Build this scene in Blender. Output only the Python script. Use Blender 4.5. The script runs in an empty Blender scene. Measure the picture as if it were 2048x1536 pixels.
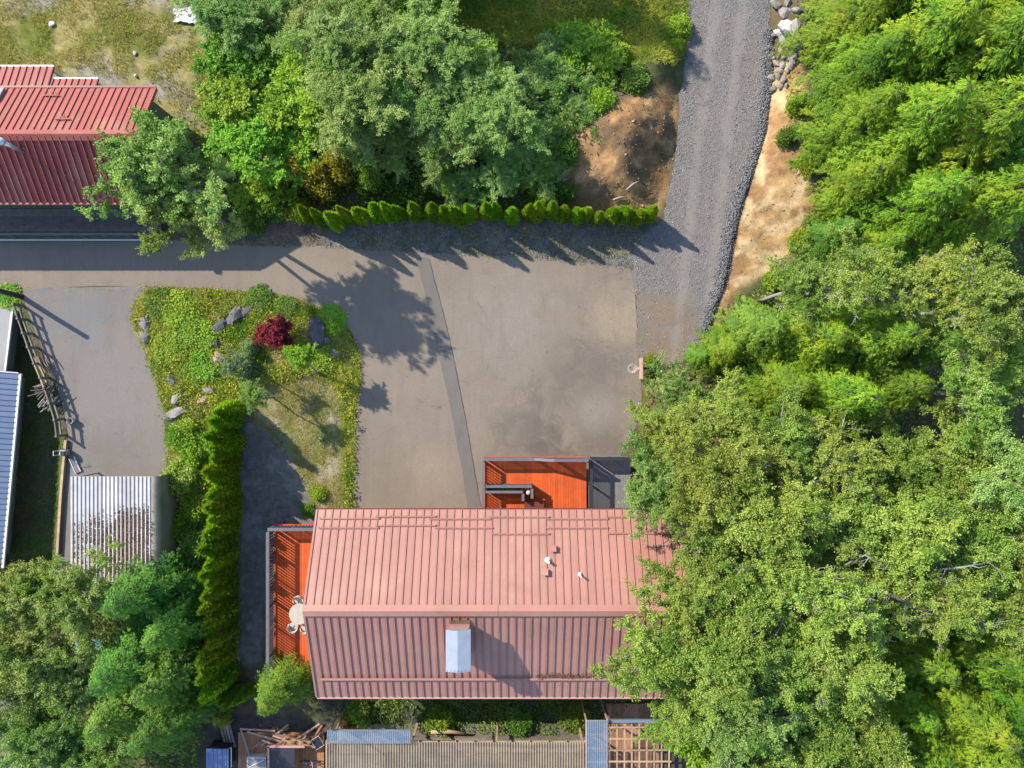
import bpy, math, random
import numpy as np
from mathutils import Vector, Matrix

random.seed(7)
RNG = np.random.default_rng(7)
scene = bpy.context.scene
COL = scene.collection
R = math.radians

# ------------------------------------------------------------------ camera, sky, sun, exposure
CAM_H, FOC = 40.0, 1420.0          # drone height in metres, focal length in photo pixels (2048 wide)
cam_d = bpy.data.cameras.new('drone_camera')
cam_d.sensor_width = 36.0
cam_d.lens = FOC / 2048.0 * 36.0
cam_d.clip_start, cam_d.clip_end = 0.5, 2000.0
cam = bpy.data.objects.new('drone_camera', cam_d)
COL.objects.link(cam)
cam.location = (0, 0, CAM_H)
scene.camera = cam

SUN_EL = 35.0
SUN_DIR = Vector((0.829 * math.cos(R(SUN_EL)), -0.559 * math.cos(R(SUN_EL)), -math.sin(R(SUN_EL)))).normalized()
world = bpy.data.worlds.new('World')
scene.world = world
world.use_nodes = True
wn = world.node_tree
wn.nodes.clear()
w_out = wn.nodes.new('ShaderNodeOutputWorld')
w_bg = wn.nodes.new('ShaderNodeBackground')
w_sky = wn.nodes.new('ShaderNodeTexSky')
w_sky.sky_type = 'NISHITA'
w_sky.sun_disc = False
w_sky.sun_elevation = R(SUN_EL)
w_sky.sun_rotation = math.atan2(-SUN_DIR.x, -SUN_DIR.y)
w_sky.air_density = 1.0
w_sky.dust_density = 0.3
w_sky.ozone_density = 1.0
wn.links.new(w_sky.outputs[0], w_bg.inputs[0])
w_bg.inputs[1].default_value = 0.15
wn.links.new(w_bg.outputs[0], w_out.inputs[0])

sun_d = bpy.data.lights.new('sun', 'SUN')
sun_d.energy = 3.6
sun_d.angle = R(0.55)
sun_d.color = (1.0, 0.92, 0.78)
sun = bpy.data.objects.new('sun', sun_d)
COL.objects.link(sun)
sun.rotation_euler = SUN_DIR.to_track_quat('-Z', 'Y').to_euler()
sun.location = (-30, 20, 60)

vs = scene.view_settings
vs.view_transform = 'Standard'
vs.look = 'None'
vs.gamma = 1.0
vs.use_curve_mapping = False
vs.exposure = 1.78
scene.render.engine = 'CYCLES'
scene.cycles.use_denoising = True
scene.cycles.max_bounces = 6
scene.cycles.diffuse_bounces = 3
scene.cycles.transmission_bounces = 4
scene.cycles.transparent_max_bounces = 6
scene.cycles.caustics_reflective = False
scene.cycles.caustics_refractive = False


# ------------------------------------------------------------------ helpers
def W(px, py, z=0.0):
    """photo pixel at a known height -> world point"""
    k = (CAM_H - z) / FOC
    return Vector(((px - 1024.0) * k, -(py - 768.0) * k, z))


def WX(px, z=0.0):
    return (px - 1024.0) * (CAM_H - z) / FOC


def WY(py, z=0.0):
    return -(py - 768.0) * (CAM_H - z) / FOC


def vnoise(x, y, s=1.0, seed=0):
    """value noise, numpy"""
    x = np.asarray(x, float) / s + 137.3 + seed * 17.1
    y = np.asarray(y, float) / s + 71.7 + seed * 9.7
    xi, yi = np.floor(x).astype(np.int64), np.floor(y).astype(np.int64)
    fx, fy = x - xi, y - yi
    fx, fy = fx * fx * (3 - 2 * fx), fy * fy * (3 - 2 * fy)

    def h(a, b):
        n = (a * 374761393 + b * 668265263 + seed * 1442695) & 0x7fffffff
        n = ((n ^ (n >> 13)) * 1274126177) & 0x7fffffff
        return ((n ^ (n >> 16)) & 0xffff) / 65535.0
    return (h(xi, yi) * (1 - fx) + h(xi + 1, yi) * fx) * (1 - fy) + (h(xi, yi + 1) * (1 - fx) + h(xi + 1, yi + 1) * fx) * fy


def fnoise(x, y, s=1.0, seed=0):
    return (vnoise(x, y, s, seed) * .55 + vnoise(x, y, s * .47, seed + 1) * .28 + vnoise(x, y, s * .21, seed + 2) * .17)


def smooth(a, b, x):
    t = np.clip((np.asarray(x, float) - a) / (b - a), 0, 1)
    return t * t * (3 - 2 * t)


def poly_w(pts, z=0.0):
    return np.array([[*W(p[0], p[1], z)][:2] for p in pts])


def inside(P, x, y):
    x, y = np.asarray(x, float), np.asarray(y, float)
    r = np.zeros(x.shape, bool)
    n = len(P)
    for i in range(n):
        x0, y0 = P[i]
        x1, y1 = P[(i + 1) % n]
        if y0 == y1:
            continue
        c = ((y0 > y) != (y1 > y)) & (x < (x1 - x0) * (y - y0) / (y1 - y0) + x0)
        r ^= c
    return r


def dist_edge(P, x, y):
    x, y = np.asarray(x, float), np.asarray(y, float)
    d = np.full(x.shape, 1e9)
    n = len(P)
    for i in range(n):
        a, b = P[i], P[(i + 1) % n]
        ab = b - a
        L = max(ab @ ab, 1e-9)
        t = np.clip(((x - a[0]) * ab[0] + (y - a[1]) * ab[1]) / L, 0, 1)
        d = np.minimum(d, np.hypot(x - a[0] - t * ab[0], y - a[1] - t * ab[1]))
    return d


def sdist(P, x, y):
    """signed distance, negative inside"""
    d = dist_edge(P, x, y)
    return np.where(inside(P, x, y), -d, d)


def catmull(P, sub=6, jitter=0.0, seed=0):
    rg = np.random.default_rng(seed)
    n = len(P)
    out = []
    for i in range(n):
        p0, p1, p2, p3 = P[i - 1], P[i], P[(i + 1) % n], P[(i + 2) % n]
        for k in range(sub):
            t = k / sub
            q = 0.5 * ((2 * p1) + (p2 - p0) * t + (2 * p0 - 5 * p1 + 4 * p2 - p3) * t * t + (3 * p1 - p0 - 3 * p2 + p3) * t ** 3)
            out.append(q + rg.normal(0, jitter, 2) if jitter else q)
    return np.array(out)


WLOC = {}


def tag(o, label=None, cat=None, group=None, kind=None):
    if label: o['label'] = label
    if cat: o['category'] = cat
    if group: o['group'] = group
    if kind: o['kind'] = kind
    return o


def thing(name, label, cat, loc=(0, 0, 0), group=None, rz=0.0):
    o = bpy.data.objects.new(name, None)
    o.empty_display_size = 0.3
    COL.objects.link(o)
    o.location = loc
    o.rotation_euler = (0, 0, rz)
    WLOC[o] = Vector(loc)
    return tag(o, label, cat, group)


def link_mesh(name, me, mat, parent=None, loc=None):
    """object with local mesh data; loc = world location (translation only parents)"""
    o = bpy.data.objects.new(name, me)
    COL.objects.link(o)
    if mat is not None and not me.materials:
        me.materials.append(mat)
    if parent is not None:
        o.parent = parent
        base = WLOC[parent]
    else:
        base = Vector((0, 0, 0))
    wl = Vector(loc) if loc is not None else base.copy()
    o.location = wl - base
    WLOC[o] = wl
    return o


class MB:
    """collects world-space geometry and links it as one mesh object"""
    def __init__(s):
        s.v, s.f = [], []

    def add(s, vs, fs):
        b = len(s.v)
        s.v.extend([tuple(p) for p in vs])
        s.f.extend([tuple(i + b for i in f) for f in fs])
        return s

    def box(s, c, d, rz=0.0, M=None):
        hx, hy, hz = d[0] / 2, d[1] / 2, d[2] / 2
        pts = [Vector((sx * hx, sy * hy, sz * hz)) for sz in (-1, 1) for sx, sy in ((-1, -1), (1, -1), (1, 1), (-1, 1))]
        if M is None:
            M = Matrix.Rotation(rz, 3, 'Z') if rz else None
        if M is not None:
            pts = [M @ p for p in pts]
        c = Vector(c)
        return s.add([p + c for p in pts], [(3, 2, 1, 0), (4, 5, 6, 7), (0, 1, 5, 4), (1, 2, 6, 5), (2, 3, 7, 6), (3, 0, 4, 7)])

    def bar(s, a, b, w, h, up=(0, 0, 1)):
        a, b = Vector(a), Vector(b)
        d = b - a
        L = d.length
        d.normalize()
        u = Vector(up)
        if abs(d.dot(u)) > .98: u = Vector((1, 0, 0))
        x = d.cross(u).normalized()
        z = x.cross(d)
        M = Matrix((x, d, z)).transposed()
        return s.box((a + b) / 2, (w, L, h), M=M)

    def tube(s, pts, rad, n=6, cap=True):
        pts = [Vector(p) for p in pts]
        if not hasattr(rad, '__len__'): rad = [rad] * len(pts)
        b = len(s.v)
        prev = None
        for i, p in enumerate(pts):
            d = (pts[min(i + 1, len(pts) - 1)] - pts[max(i - 1, 0)]).normalized()
            u = prev if prev is not None else (Vector((0, 0, 1)) if abs(d.z) < .9 else Vector((1, 0, 0)))
            x = d.cross(u)
            if x.length < 1e-5: x = d.cross(Vector((0, 1, 0)))
            x.normalize()
            y = x.cross(d).normalized()
            prev = y
            for k in range(n):
                a = 2 * math.pi * k / n
                s.v.append(tuple(p + (x * math.cos(a) + y * math.sin(a)) * rad[i]))
        m = len(pts)
        for i in range(m - 1):
            for k in range(n):
                s.f.append((b + i * n + k, b + i * n + (k + 1) % n, b + (i + 1) * n + (k + 1) % n, b + (i + 1) * n + k))
        if cap:
            s.f.append(tuple(b + k for k in reversed(range(n))))
            s.f.append(tuple(b + (m - 1) * n + k for k in range(n)))
        return s

    def lathe(s, c, prof, n=16):
        b = len(s.v)
        c = Vector(c)
        for r, z in prof:
            for k in range(n):
                a = 2 * math.pi * k / n
                s.v.append((c.x + r * math.cos(a), c.y + r * math.sin(a), c.z + z))
        for i in range(len(prof) - 1):
            for k in range(n):
                s.f.append((b + i * n + k, b + i * n + (k + 1) % n, b + (i + 1) * n + (k + 1) % n, b + (i + 1) * n + k))
        s.f.append(tuple(b + k for k in reversed(range(n))))
        s.f.append(tuple(b + (len(prof) - 1) * n + k for k in range(n)))
        return s

    def quad(s, a, b, c, d):
        return s.add([a, b, c, d], [(0, 1, 2, 3)])

    def prism(s, pts, z0, z1):
        n = len(pts)
        return s.add([(p[0], p[1], z0) for p in pts] + [(p[0], p[1], z1) for p in pts],
                     [tuple(reversed(range(n))), tuple(range(n, 2 * n))] + [(i, (i + 1) % n, n + (i + 1) % n, n + i) for i in range(n)])

    def mesh(s, name, origin=(0, 0, 0), shade=False):
        o = Vector(origin)
        me = bpy.data.meshes.new(name)
        me.from_pydata([tuple(Vector(p) - o) for p in s.v], [], s.f)
        me.update()
        if shade:
            me.polygons.foreach_set('use_smooth', [True] * len(me.polygons))
        return me

    def build(s, name, mat, parent=None, shade=False, loc=None):
        base = Vector(loc) if loc is not None else (WLOC[parent] if parent is not None else Vector((0, 0, 0)))
        return link_mesh(name, s.mesh(name, base, shade), mat, parent, base)


# ------------------------------------------------------------------ materials
MATS = {}


def nodes_of(name):
    m = bpy.data.materials.new(name)
    m.use_nodes = True
    nt = m.node_tree
    bs = nt.nodes['Principled BSDF']
    return m, nt, bs


def N(nt, t, **kw):
    n = nt.nodes.new(t)
    for k, v in kw.items():
        setattr(n, k, v)
    return n


def world_pos(nt):
    return N(nt, 'ShaderNodeNewGeometry').outputs['Position']


def noise(nt, pos, scale, detail=4, rough=.6, dist=0.0):
    n = N(nt, 'ShaderNodeTexNoise')
    n.inputs['Scale'].default_value = scale
    n.inputs['Detail'].default_value = detail
    n.inputs['Roughness'].default_value = rough
    n.inputs['Distortion'].default_value = dist
    nt.links.new(pos, n.inputs['Vector'])
    return n.outputs['Fac']


def ramp(nt, fac, lo, hi, a=0.0, b=1.0):
    n = N(nt, 'ShaderNodeMapRange')
    n.inputs[1].default_value, n.inputs[2].default_value = lo, hi
    n.inputs[3].default_value, n.inputs[4].default_value = a, b
    nt.links.new(fac, n.inputs[0])
    return n.outputs[0]


def mixc(nt, fac, a, b, mode='MIX'):
    n = N(nt, 'ShaderNodeMix', data_type='RGBA', blend_type=mode)
    for sock, v in ((n.inputs[0], fac), (n.inputs[6], a), (n.inputs[7], b)):
        if isinstance(v, (int, float)):
            sock.default_value = v
        elif isinstance(v, (tuple, list)):
            sock.default_value = (*v[:3], 1)
        else:
            nt.links.new(v, sock)
    return n.outputs[2]


def math_n(nt, op, a, b=None):
    n = N(nt, 'ShaderNodeMath', operation=op)
    for i, v in enumerate((a, b)):
        if v is None: continue
        if isinstance(v, (int, float)): n.inputs[i].default_value = v
        else: nt.links.new(v, n.inputs[i])
    return n.outputs[0]


def bump(nt, bs, h, strength=.3, dist=.02):
    b = N(nt, 'ShaderNodeBump')
    b.inputs['Strength'].default_value = strength
    b.inputs['Distance'].default_value = dist
    nt.links.new(h, b.inputs['Height'])
    nt.links.new(b.outputs[0], bs.inputs['Normal'])


def surf(name, col, var=.15, scale=3.0, rough=.7, fine=40.0, bumpd=.004, dirt=None, dirt_lo=.55, dirt_hi=.75, dirt_scale=1.2,
         metal=0.0, spec=.4, objvar=0.0, streak=None):
    """general painted / wooden / stone surface with two scales of variation and optional patches of dirt"""
    m, nt, bs = nodes_of(name)
    p = world_pos(nt)
    col = tuple(x * .62 for x in col)
    n1 = noise(nt, p, scale, 5)
    n2 = noise(nt, p, fine, 3)
    c = mixc(nt, ramp(nt, n1, .3, .7), tuple(x * (1 - var) for x in col), tuple(min(1, x * (1 + var)) for x in col))
    c = mixc(nt, ramp(nt, n2, .3, .7, 0, 1), c, mixc(nt, 1.0, c, (1 - var * .8,) * 3, 'MULTIPLY'))
    if streak:
        mp = N(nt, 'ShaderNodeMapping')
        mp.inputs['Scale'].default_value = (4.5, .30, .30)
        nt.links.new(p, mp.inputs['Vector'])
        ns = noise(nt, mp.outputs[0], 1.0, 6, .7)
        c = mixc(nt, ramp(nt, ns, .48, .72, 0, .55), c, tuple(x * .62 for x in streak))
        ns2 = noise(nt, p, .35, 5, .65)
        c = mixc(nt, ramp(nt, ns2, .52, .75, 0, .45), c, tuple(x * .62 for x in (.40, .255, .175)))
        c = mixc(nt, ramp(nt, noise(nt, p, 9.0, 4, .75), .62, .74, 0, .35), c, tuple(x * .45 for x in col))
    if objvar:
        oi = N(nt, 'ShaderNodeObjectInfo')
        v = ramp(nt, oi.outputs['Random'], 0, 1, 1 - objvar, 1 + objvar)
        hs = N(nt, 'ShaderNodeHueSaturation')
        nt.links.new(v, hs.inputs['Value'])
        nt.links.new(c, hs.inputs['Color'])
        c = hs.outputs[0]
    if dirt:
        n3 = noise(nt, p, dirt_scale, 6, .65, .4)
        c = mixc(nt, ramp(nt, n3, dirt_lo, dirt_hi), c, tuple(x * .65 for x in dirt))
    nt.links.new(c, bs.inputs['Base Color'])
    bs.inputs['Roughness'].default_value = rough
    bs.inputs['Metallic'].default_value = metal
    bs.inputs['Specular IOR Level'].default_value = spec
    if bumpd: bump(nt, bs, n2, .5, bumpd)
    MATS[name] = m
    return m


def leaf_mat(name, cA, cB, cC=None, trans=.42, hvar=.022, vvar=.22, rough=.6, spec=.18):
    """leaf colour between cA and cB by the leaf's own tint, shifted a little from plant to plant"""
    m, nt, bs = nodes_of(name)
    at = N(nt, 'ShaderNodeAttribute', attribute_name='tint')
    c = mixc(nt, at.outputs['Fac'], cA, cB)
    if cC:
        p = world_pos(nt)
        c = mixc(nt, ramp(nt, noise(nt, p, .45, 3), .52, .68), c, cC)
    oi = N(nt, 'ShaderNodeObjectInfo')
    hs = N(nt, 'ShaderNodeHueSaturation')
    nt.links.new(ramp(nt, oi.outputs['Random'], 0, 1, .5 - hvar, .5 + hvar), hs.inputs['Hue'])
    rv = math_n(nt, 'FRACT', math_n(nt, 'MULTIPLY', oi.outputs['Random'], 7.31))
    nt.links.new(ramp(nt, rv, 0, 1, 1 - vvar, 1 + vvar), hs.inputs['Value'])
    nt.links.new(c, hs.inputs['Color'])
    c = hs.outputs[0]
    nt.links.new(c, bs.inputs['Base Color'])
    bs.inputs['Roughness'].default_value = rough
    bs.inputs['Specular IOR Level'].default_value = spec
    tr = N(nt, 'ShaderNodeBsdfTranslucent')
    nt.links.new(mixc(nt, 1.0, c, (1.2, 1.2, .55), 'MULTIPLY'), tr.inputs['Color'])
    mx = N(nt, 'ShaderNodeMixShader')
    mx.inputs[0].default_value = trans
    nt.links.new(bs.outputs[0], mx.inputs[1])
    nt.links.new(tr.outputs[0], mx.inputs[2])
    nt.links.new(mx.outputs[0], nt.nodes['Material Output'].inputs['Surface'])
    MATS[name] = m
    return m


# foliage
leaf_mat('alder_leaf', (.105, .190, .034), (.280, .365, .110), cC=(.130, .235, .030), vvar=.14)
leaf_mat('aspen_leaf', (.115, .180, .060), (.300, .360, .185), vvar=.14)
leaf_mat('olive_leaf', (.122, .197, .026), (.308, .380, .078), cC=(.225, .278, .050), vvar=.16)
leaf_mat('silver_leaf', (.118, .205, .036), (.300, .390, .112), vvar=.12)
leaf_mat('maple_leaf', (.100, .220, .014), (.260, .400, .035), vvar=.15)
leaf_mat('cedar_needle', (.038, .115, .006), (.165, .275, .014), cC=(.185, .255, .012), vvar=.2, trans=.28)
leaf_mat('fir_needle', (.034, .110, .012), (.140, .255, .026), vvar=.2, trans=.3)
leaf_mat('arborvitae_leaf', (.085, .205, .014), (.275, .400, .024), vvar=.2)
leaf_mat('yellow_shrub_leaf', (.190, .165, .020), (.380, .300, .060), vvar=.15)
leaf_mat('red_maple_leaf', (.120, .010, .018), (.330, .040, .060), vvar=.05, hvar=.005)
leaf_mat('weed_leaf', (.130, .220, .012), (.340, .370, .045), cC=(.085, .200, .018), vvar=.14)
leaf_mat('grass_blade', (.140, .220, .014), (.370, .370, .060), cC=(.095, .210, .016), vvar=.08)
leaf_mat('dry_grass_blade', (.195, .185, .036), (.330, .285, .080), cC=(.130, .190, .014), vvar=.08)
leaf_mat('undergrowth_leaf', (.060, .120, .015), (.160, .240, .035), vvar=.1)
leaf_mat('dead_leaf', (.060, .035, .018), (.170, .110, .060), vvar=.1)
# bark, wood, stone
surf('bark', (.12, .095, .07), .3, 4, .9, 30, .01)
surf('pale_bark', (.30, .28, .24), .25, 4, .85, 30, .006)
surf('rock', (.27, .245, .215), .3, 2.5, .9, 14, .02, dirt=(.10, .10, .05), dirt_lo=.58, dirt_hi=.75, dirt_scale=2.5, objvar=.25)
surf('dark_rock', (.12, .11, .12), .35, 2.5, .9, 14, .02, dirt=(.08, .09, .04), dirt_scale=2.5, objvar=.3)
surf('pink_rock', (.42, .27, .21), .2, 2.5, .9, 14, .02, objvar=.15)
surf('white_rock', (.62, .58, .50), .2, 4, .85, 20, .01)
surf('weathered_wood', (.19, .165, .135), .3, 3, .85, 60, .006, objvar=.2)
surf('tan_wood', (.42, .29, .17), .25, 3, .8, 60, .006, objvar=.2)
surf('red_wood', (.36, .17, .10), .25, 3, .8, 60, .006, objvar=.25)
surf('orange_wood', (.46, .20, .085), .2, 3, .75, 60, .004, objvar=.15)
surf('dark_timber', (.055, .045, .045), .3, 3, .8, 40, .004)
# roofs, paint, metal
surf('faded_red_metal', (.385, .178, .140), .06, .7, .55, 6, 0, dirt=(.27, .135, .085), dirt_lo=.56, dirt_hi=.82, dirt_scale=.55, spec=.25, objvar=.06, streak=(.33, .20, .15))
surf('red_metal', (.34, .085, .068), .07, .8, .55, 7, 0, spec=.2, objvar=.06, streak=(.30, .095, .08))
surf('blue_metal', (.16, .21, .30), .06, 1, .35, 8, 0, spec=.5, objvar=.05)
surf('grey_membrane', (.30, .29, .285), .1, 1, .8, 20, .002)
surf('orange_deck', (.580, .100, .022), .12, 2.0, .65, 50, .002, objvar=.13, spec=.15, dirt=(.34, .085, .035), dirt_lo=.52, dirt_hi=.8, dirt_scale=1.4)
surf('dark_deck', (.19, .187, .19), .12, 3, .6, 40, .002, objvar=.06)
surf('grey_rail', (.135, .125, .140), .12, 4, .5, 40, 0)
surf('dark_rail', (.028, .026, .030), .2, 4, .5, 40, 0)
surf('pink_siding', (.40, .20, .165), .08, 2, .6, 30, 0)
surf('dark_red_paint', (.15, .035, .03), .15, 3, .5, 30, 0)
surf('galvanised', (.55, .56, .60), .08, 2, .35, 14, 0, metal=.6, spec=.5)
surf('white_metal', (.56, .54, .53), .16, 1.2, .55, 20, 0, dirt=(.30, .24, .19), dirt_lo=.50, dirt_hi=.85, dirt_scale=.6, spec=.2, objvar=.12)
surf('beige_metal', (.32, .27, .19), .12, 2, .5, 20, 0, dirt=(.16, .15, .09), dirt_lo=.5, dirt_hi=.75)
surf('white_paint', (.72, .70, .66), .06, 4, .5, 30, 0)
surf('pink_paint', (.50, .27, .22), .08, 4, .5, 30, 0)
surf('blue_lid', (.16, .22, .40), .08, 4, .4, 30, 0)
surf('black_plastic', (.02, .02, .024), .2, 4, .4, 30, 0)
surf('purple_cloth', (.20, .15, .30), .2, 6, .8, 30, .005)
surf('blue_tarp', (.10, .30, .42), .15, 4, .45, 30, .01)
surf('cream_cloth', (.46, .42, .35), .12, 6, .8, 30, .004)
surf('concrete', (.34, .315, .29), .14, .8, .85, 25, .003)
surf('dark_soil', (.07, .055, .04), .3, 2, .95, 20, .02)
surf('leaf_litter', (.13, .08, .045), .35, 3, .9, 30, .01)
surf('dull_green_paint', (.10, .12, .08), .1, 3, .6, 30, 0)


def glass_mat(name, col, alpha_mix):
    m, nt, bs = nodes_of(name)
    p = world_pos(nt)
    c = mixc(nt, ramp(nt, noise(nt, p, 1.3, 5), .35, .7), col, tuple(x * .72 for x in col))
    nt.links.new(c, bs.inputs['Base Color'])
    bs.inputs['Roughness'].default_value = .3
    tb = N(nt, 'ShaderNodeBsdfTransparent')
    tb.inputs[0].default_value = (.85, .88, .86, 1)
    mx = N(nt, 'ShaderNodeMixShader')
    mx.inputs[0].default_value = alpha_mix
    nt.links.new(bs.outputs[0], mx.inputs[1])
    nt.links.new(tb.outputs[0], mx.inputs[2])
    nt.links.new(mx.outputs[0], nt.nodes['Material Output'].inputs['Surface'])
    MATS[name] = m
    return m


glass_mat('yellowed_sheet', (.29, .22, .145), .35)
glass_mat('blue_sheet', (.17, .22, .30), .45)
glass_mat('table_glass', (.20, .17, .14), .55)


def ground_mat(name, attr='col', n_scale=2.2, fine=26, contrast=.35, bd=.05):
    m, nt, bs = nodes_of(name)
    at = N(nt, 'ShaderNodeAttribute', attribute_name=attr)
    p = world_pos(nt)
    a = noise(nt, p, n_scale, 6, .65)
    b = noise(nt, p, fine, 4, .7)
    f = math_n(nt, 'MULTIPLY', ramp(nt, a, .3, .7, 1 - contrast, 1 + contrast), ramp(nt, b, .28, .72, 1 - contrast, 1 + contrast))
    cc = N(nt, 'ShaderNodeCombineColor')
    for i in range(3): nt.links.new(f, cc.inputs[i])
    c = mixc(nt, 1.0, at.outputs['Color'], cc.outputs[0], 'MULTIPLY')
    c = mixc(nt, 1.0, c, (.70, .70, .70), 'MULTIPLY')
    nt.links.new(c, bs.inputs['Base Color'])
    bs.inputs['Roughness'].default_value = .95
    bs.inputs['Specular IOR Level'].default_value = .15
    bump(nt, bs, math_n(nt, 'ADD', a, b), .6, bd)
    MATS[name] = m
    return m


def asphalt_mat(name, col, warm, dark, spots, speck=.19, track=False):
    """worn asphalt: fine aggregate, large faded patches, wear spots of their own shape (x, y, radius, colour, amount)"""
    m, nt, bs = nodes_of(name)
    p = world_pos(nt)
    sc3 = lambda c: tuple(x * .62 for x in c)
    col, warm, dark = sc3(col), sc3(warm), sc3(dark)
    spots = [(a, b, r_, sc3(c_), w_) for a, b, r_, c_, w_ in spots]
    big = noise(nt, p, .16, 6, .6, .6)
    mid = noise(nt, p, .9, 5, .6)
    fine = noise(nt, p, 34, 3, .75)
    c = mixc(nt, ramp(nt, big, .38, .66), col, warm)
    c = mixc(nt, ramp(nt, mid, .48, .78, 0, .35), c, dark)
    for (sx, sy, sr, sc, sa) in spots:
        vm = N(nt, 'ShaderNodeVectorMath', operation='DISTANCE')
        nt.links.new(p, vm.inputs[0])
        vm.inputs[1].default_value = (sx, sy, 0)
        d = math_n(nt, 'ADD', vm.outputs['Value'], ramp(nt, noise(nt, p, .8, 5, .65, .8), .3, .7, -sr * .7, sr * .7))
        c = mixc(nt, ramp(nt, d, sr * 1.25, sr * .25, 0, sa), c, sc)
    # streaks and hairline cracks
    v = N(nt, 'ShaderNodeTexVoronoi', feature='DISTANCE_TO_EDGE')
    v.inputs['Scale'].default_value = .22
    dn = N(nt, 'ShaderNodeVectorMath', operation='ADD')
    nt.links.new(p, dn.inputs[0])
    nz = N(nt, 'ShaderNodeTexNoise')
    nz.inputs['Scale'].default_value = .7
    nz.inputs['Detail'].default_value = 6
    nt.links.new(p, nz.inputs['Vector'])
    sc_ = N(nt, 'ShaderNodeVectorMath', operation='SCALE')
    sc_.inputs[3].default_value = 1.6
    nt.links.new(nz.outputs['Color'], sc_.inputs[0])
    nt.links.new(sc_.outputs[0], dn.inputs[1])
    nt.links.new(dn.outputs[0], v.inputs['Vector'])
    crack = math_n(nt, 'MULTIPLY', ramp(nt, v.outputs['Distance'], .0, .006, .45, 0), ramp(nt, mid, .46, .58))
    mps = N(nt, 'ShaderNodeMapping')
    mps.inputs['Scale'].default_value = (1.4, .22, 1)
    mps.inputs['Rotation'].default_value = (0, 0, R(8))
    nt.links.new(p, mps.inputs['Vector'])
    c = mixc(nt, ramp(nt, noise(nt, mps.outputs[0], 1.0, 6, .7), .50, .75, 0, .5), c, dark)
    c = mixc(nt, ramp(nt, noise(nt, p, 5.0, 5, .75), .60, .80, 0, .4), c, tuple(x * 1.18 for x in col))
    if track:
        sx = N(nt, 'ShaderNodeSeparateXYZ')
        nt.links.new(p, sx.inputs[0])
        u = math_n(nt, 'SUBTRACT', sx.outputs[0], math_n(nt, 'ADD', math_n(nt, 'MULTIPLY', sx.outputs[1], .115), 9.75))
        u = math_n(nt, 'ABSOLUTE', math_n(nt, 'SUBTRACT', math_n(nt, 'ABSOLUTE', u), .78))
        u = math_n(nt, 'ADD', u, ramp(nt, mid, .3, .7, -.18, .18))
        c = mixc(nt, ramp(nt, u, .1, .45, .55, 0), c, tuple(x * 1.28 for x in warm))
    c = mixc(nt, crack, c, tuple(x * .45 for x in col))
    f = ramp(nt, fine, .3, .7, 1 - speck, 1 + speck)
    cc = N(nt, 'ShaderNodeCombineColor')
    for i in range(3): nt.links.new(f, cc.inputs[i])
    c = mixc(nt, 1.0, c, cc.outputs[0], 'MULTIPLY')
    nt.links.new(c, bs.inputs['Base Color'])
    bs.inputs['Roughness'].default_value = .92
    bs.inputs['Specular IOR Level'].default_value = .2
    bump(nt, bs, fine, .5, .008)
    MATS[name] = m
    return m


def spot(px, py, r, col, a):
    w = W(px, py)
    return (w.x, w.y, r, col, a)


DK, WM, PL = (.135, .112, .095), (.30, .235, .165), (.255, .222, .192)
asphalt_mat('drive_asphalt', (.207, .170, .132), (.236, .192, .148), (.160, .131, .103), [
    spot(1190, 735, 2.4, DK, .7), spot(1120, 790, 1.8, DK, .5), spot(1060, 870, 2.2, DK, .75), spot(1200, 890, 1.9, DK, .7),
    spot(1235, 640, 1.6, WM, .7), spot(1010, 640, 3.0, PL, .5), spot(1190, 820, 1.2, PL, .6), spot(860, 930, 1.6, WM, .35),
    spot(760, 980, 1.8, (.185, .155, .115), .6), spot(1100, 885, 1.2, (.12, .10, .085), .8)])
asphalt_mat('left_asphalt', (.212, .178, .153), (.185, .168, .156), (.155, .128, .106), [
    spot(170, 640, 2.2, (.165, .165, .168), .7), spot(250, 800, 2.4, (.215, .185, .155), .6), spot(230, 900, 1.8, (.165, .14, .115), .6)])
asphalt_mat('patch_asphalt', (.150, .133, .118), (.165, .146, .128), (.115, .10, .09), [], .16)
asphalt_mat('gravel', (.165, .154, .145), (.190, .168, .150), (.120, .112, .105), [
    spot(1450, 230, 2.0, (.200, .165, .155), .5), spot(1400, 480, 2.2, (.190, .155, .150), .6),
    spot(1330, 650, 2.2, (.20, .145, .10), .9), spot(1320, 700, 1.8, (.20, .145, .10), .95)], .5, True)
bump_gr = MATS['gravel']
surf('gravel_stone', (.20, .195, .20), .25, 3, .9, 30, .01, objvar=.2)
ground_mat('ground')

# ------------------------------------------------------------------ terrain
P_DRIVE = poly_w([(-120, 452), (60, 452), (210, 458), (330, 478), (430, 486), (540, 492), (640, 492), (760, 500), (880, 506), (1000, 512),
                  (1110, 520), (1190, 528), (1262, 540), (1269, 575), (1273, 640), (1277, 700), (1282, 770), (1280, 830), (1258, 880), (1242, 920), (1242, 1040),
                  (1000, 1052), (708, 1052), (709, 960), (714, 840), (721, 760), (719, 704), (694, 652), (640, 614), (560, 590), (440, 579), (300, 573.5),
                  (150, 573.5), (-120, 573.5)])
P_LEFT = poly_w([(48, 574.5), (160, 574.5), (296, 574.5), (272, 600), (265, 640), (284, 690), (308, 750), (328, 830), (335, 950), (334, 1060), (330, 1180), (122, 1180), (124, 1060), (130, 960),
                 (138, 900), (130, 830), (108, 760), (78, 680), (52, 612)])
P_GRAVEL = poly_w([(1380, -160), (1376, 0), (1372, 100), (1362, 190), (1352, 300), (1338, 380), (1326, 436), (1300, 458), (1272, 484), (1266, 530), (1268, 575),
                   (1273, 640), (1277, 712), (1340, 728), (1395, 706), (1410, 660), (1424, 610), (1446, 560), (1455, 500), (1474, 420), (1500, 340),
                   (1525, 260), (1538, 150), (1541, 80), (1537, 0), (1536, -160)])
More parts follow.
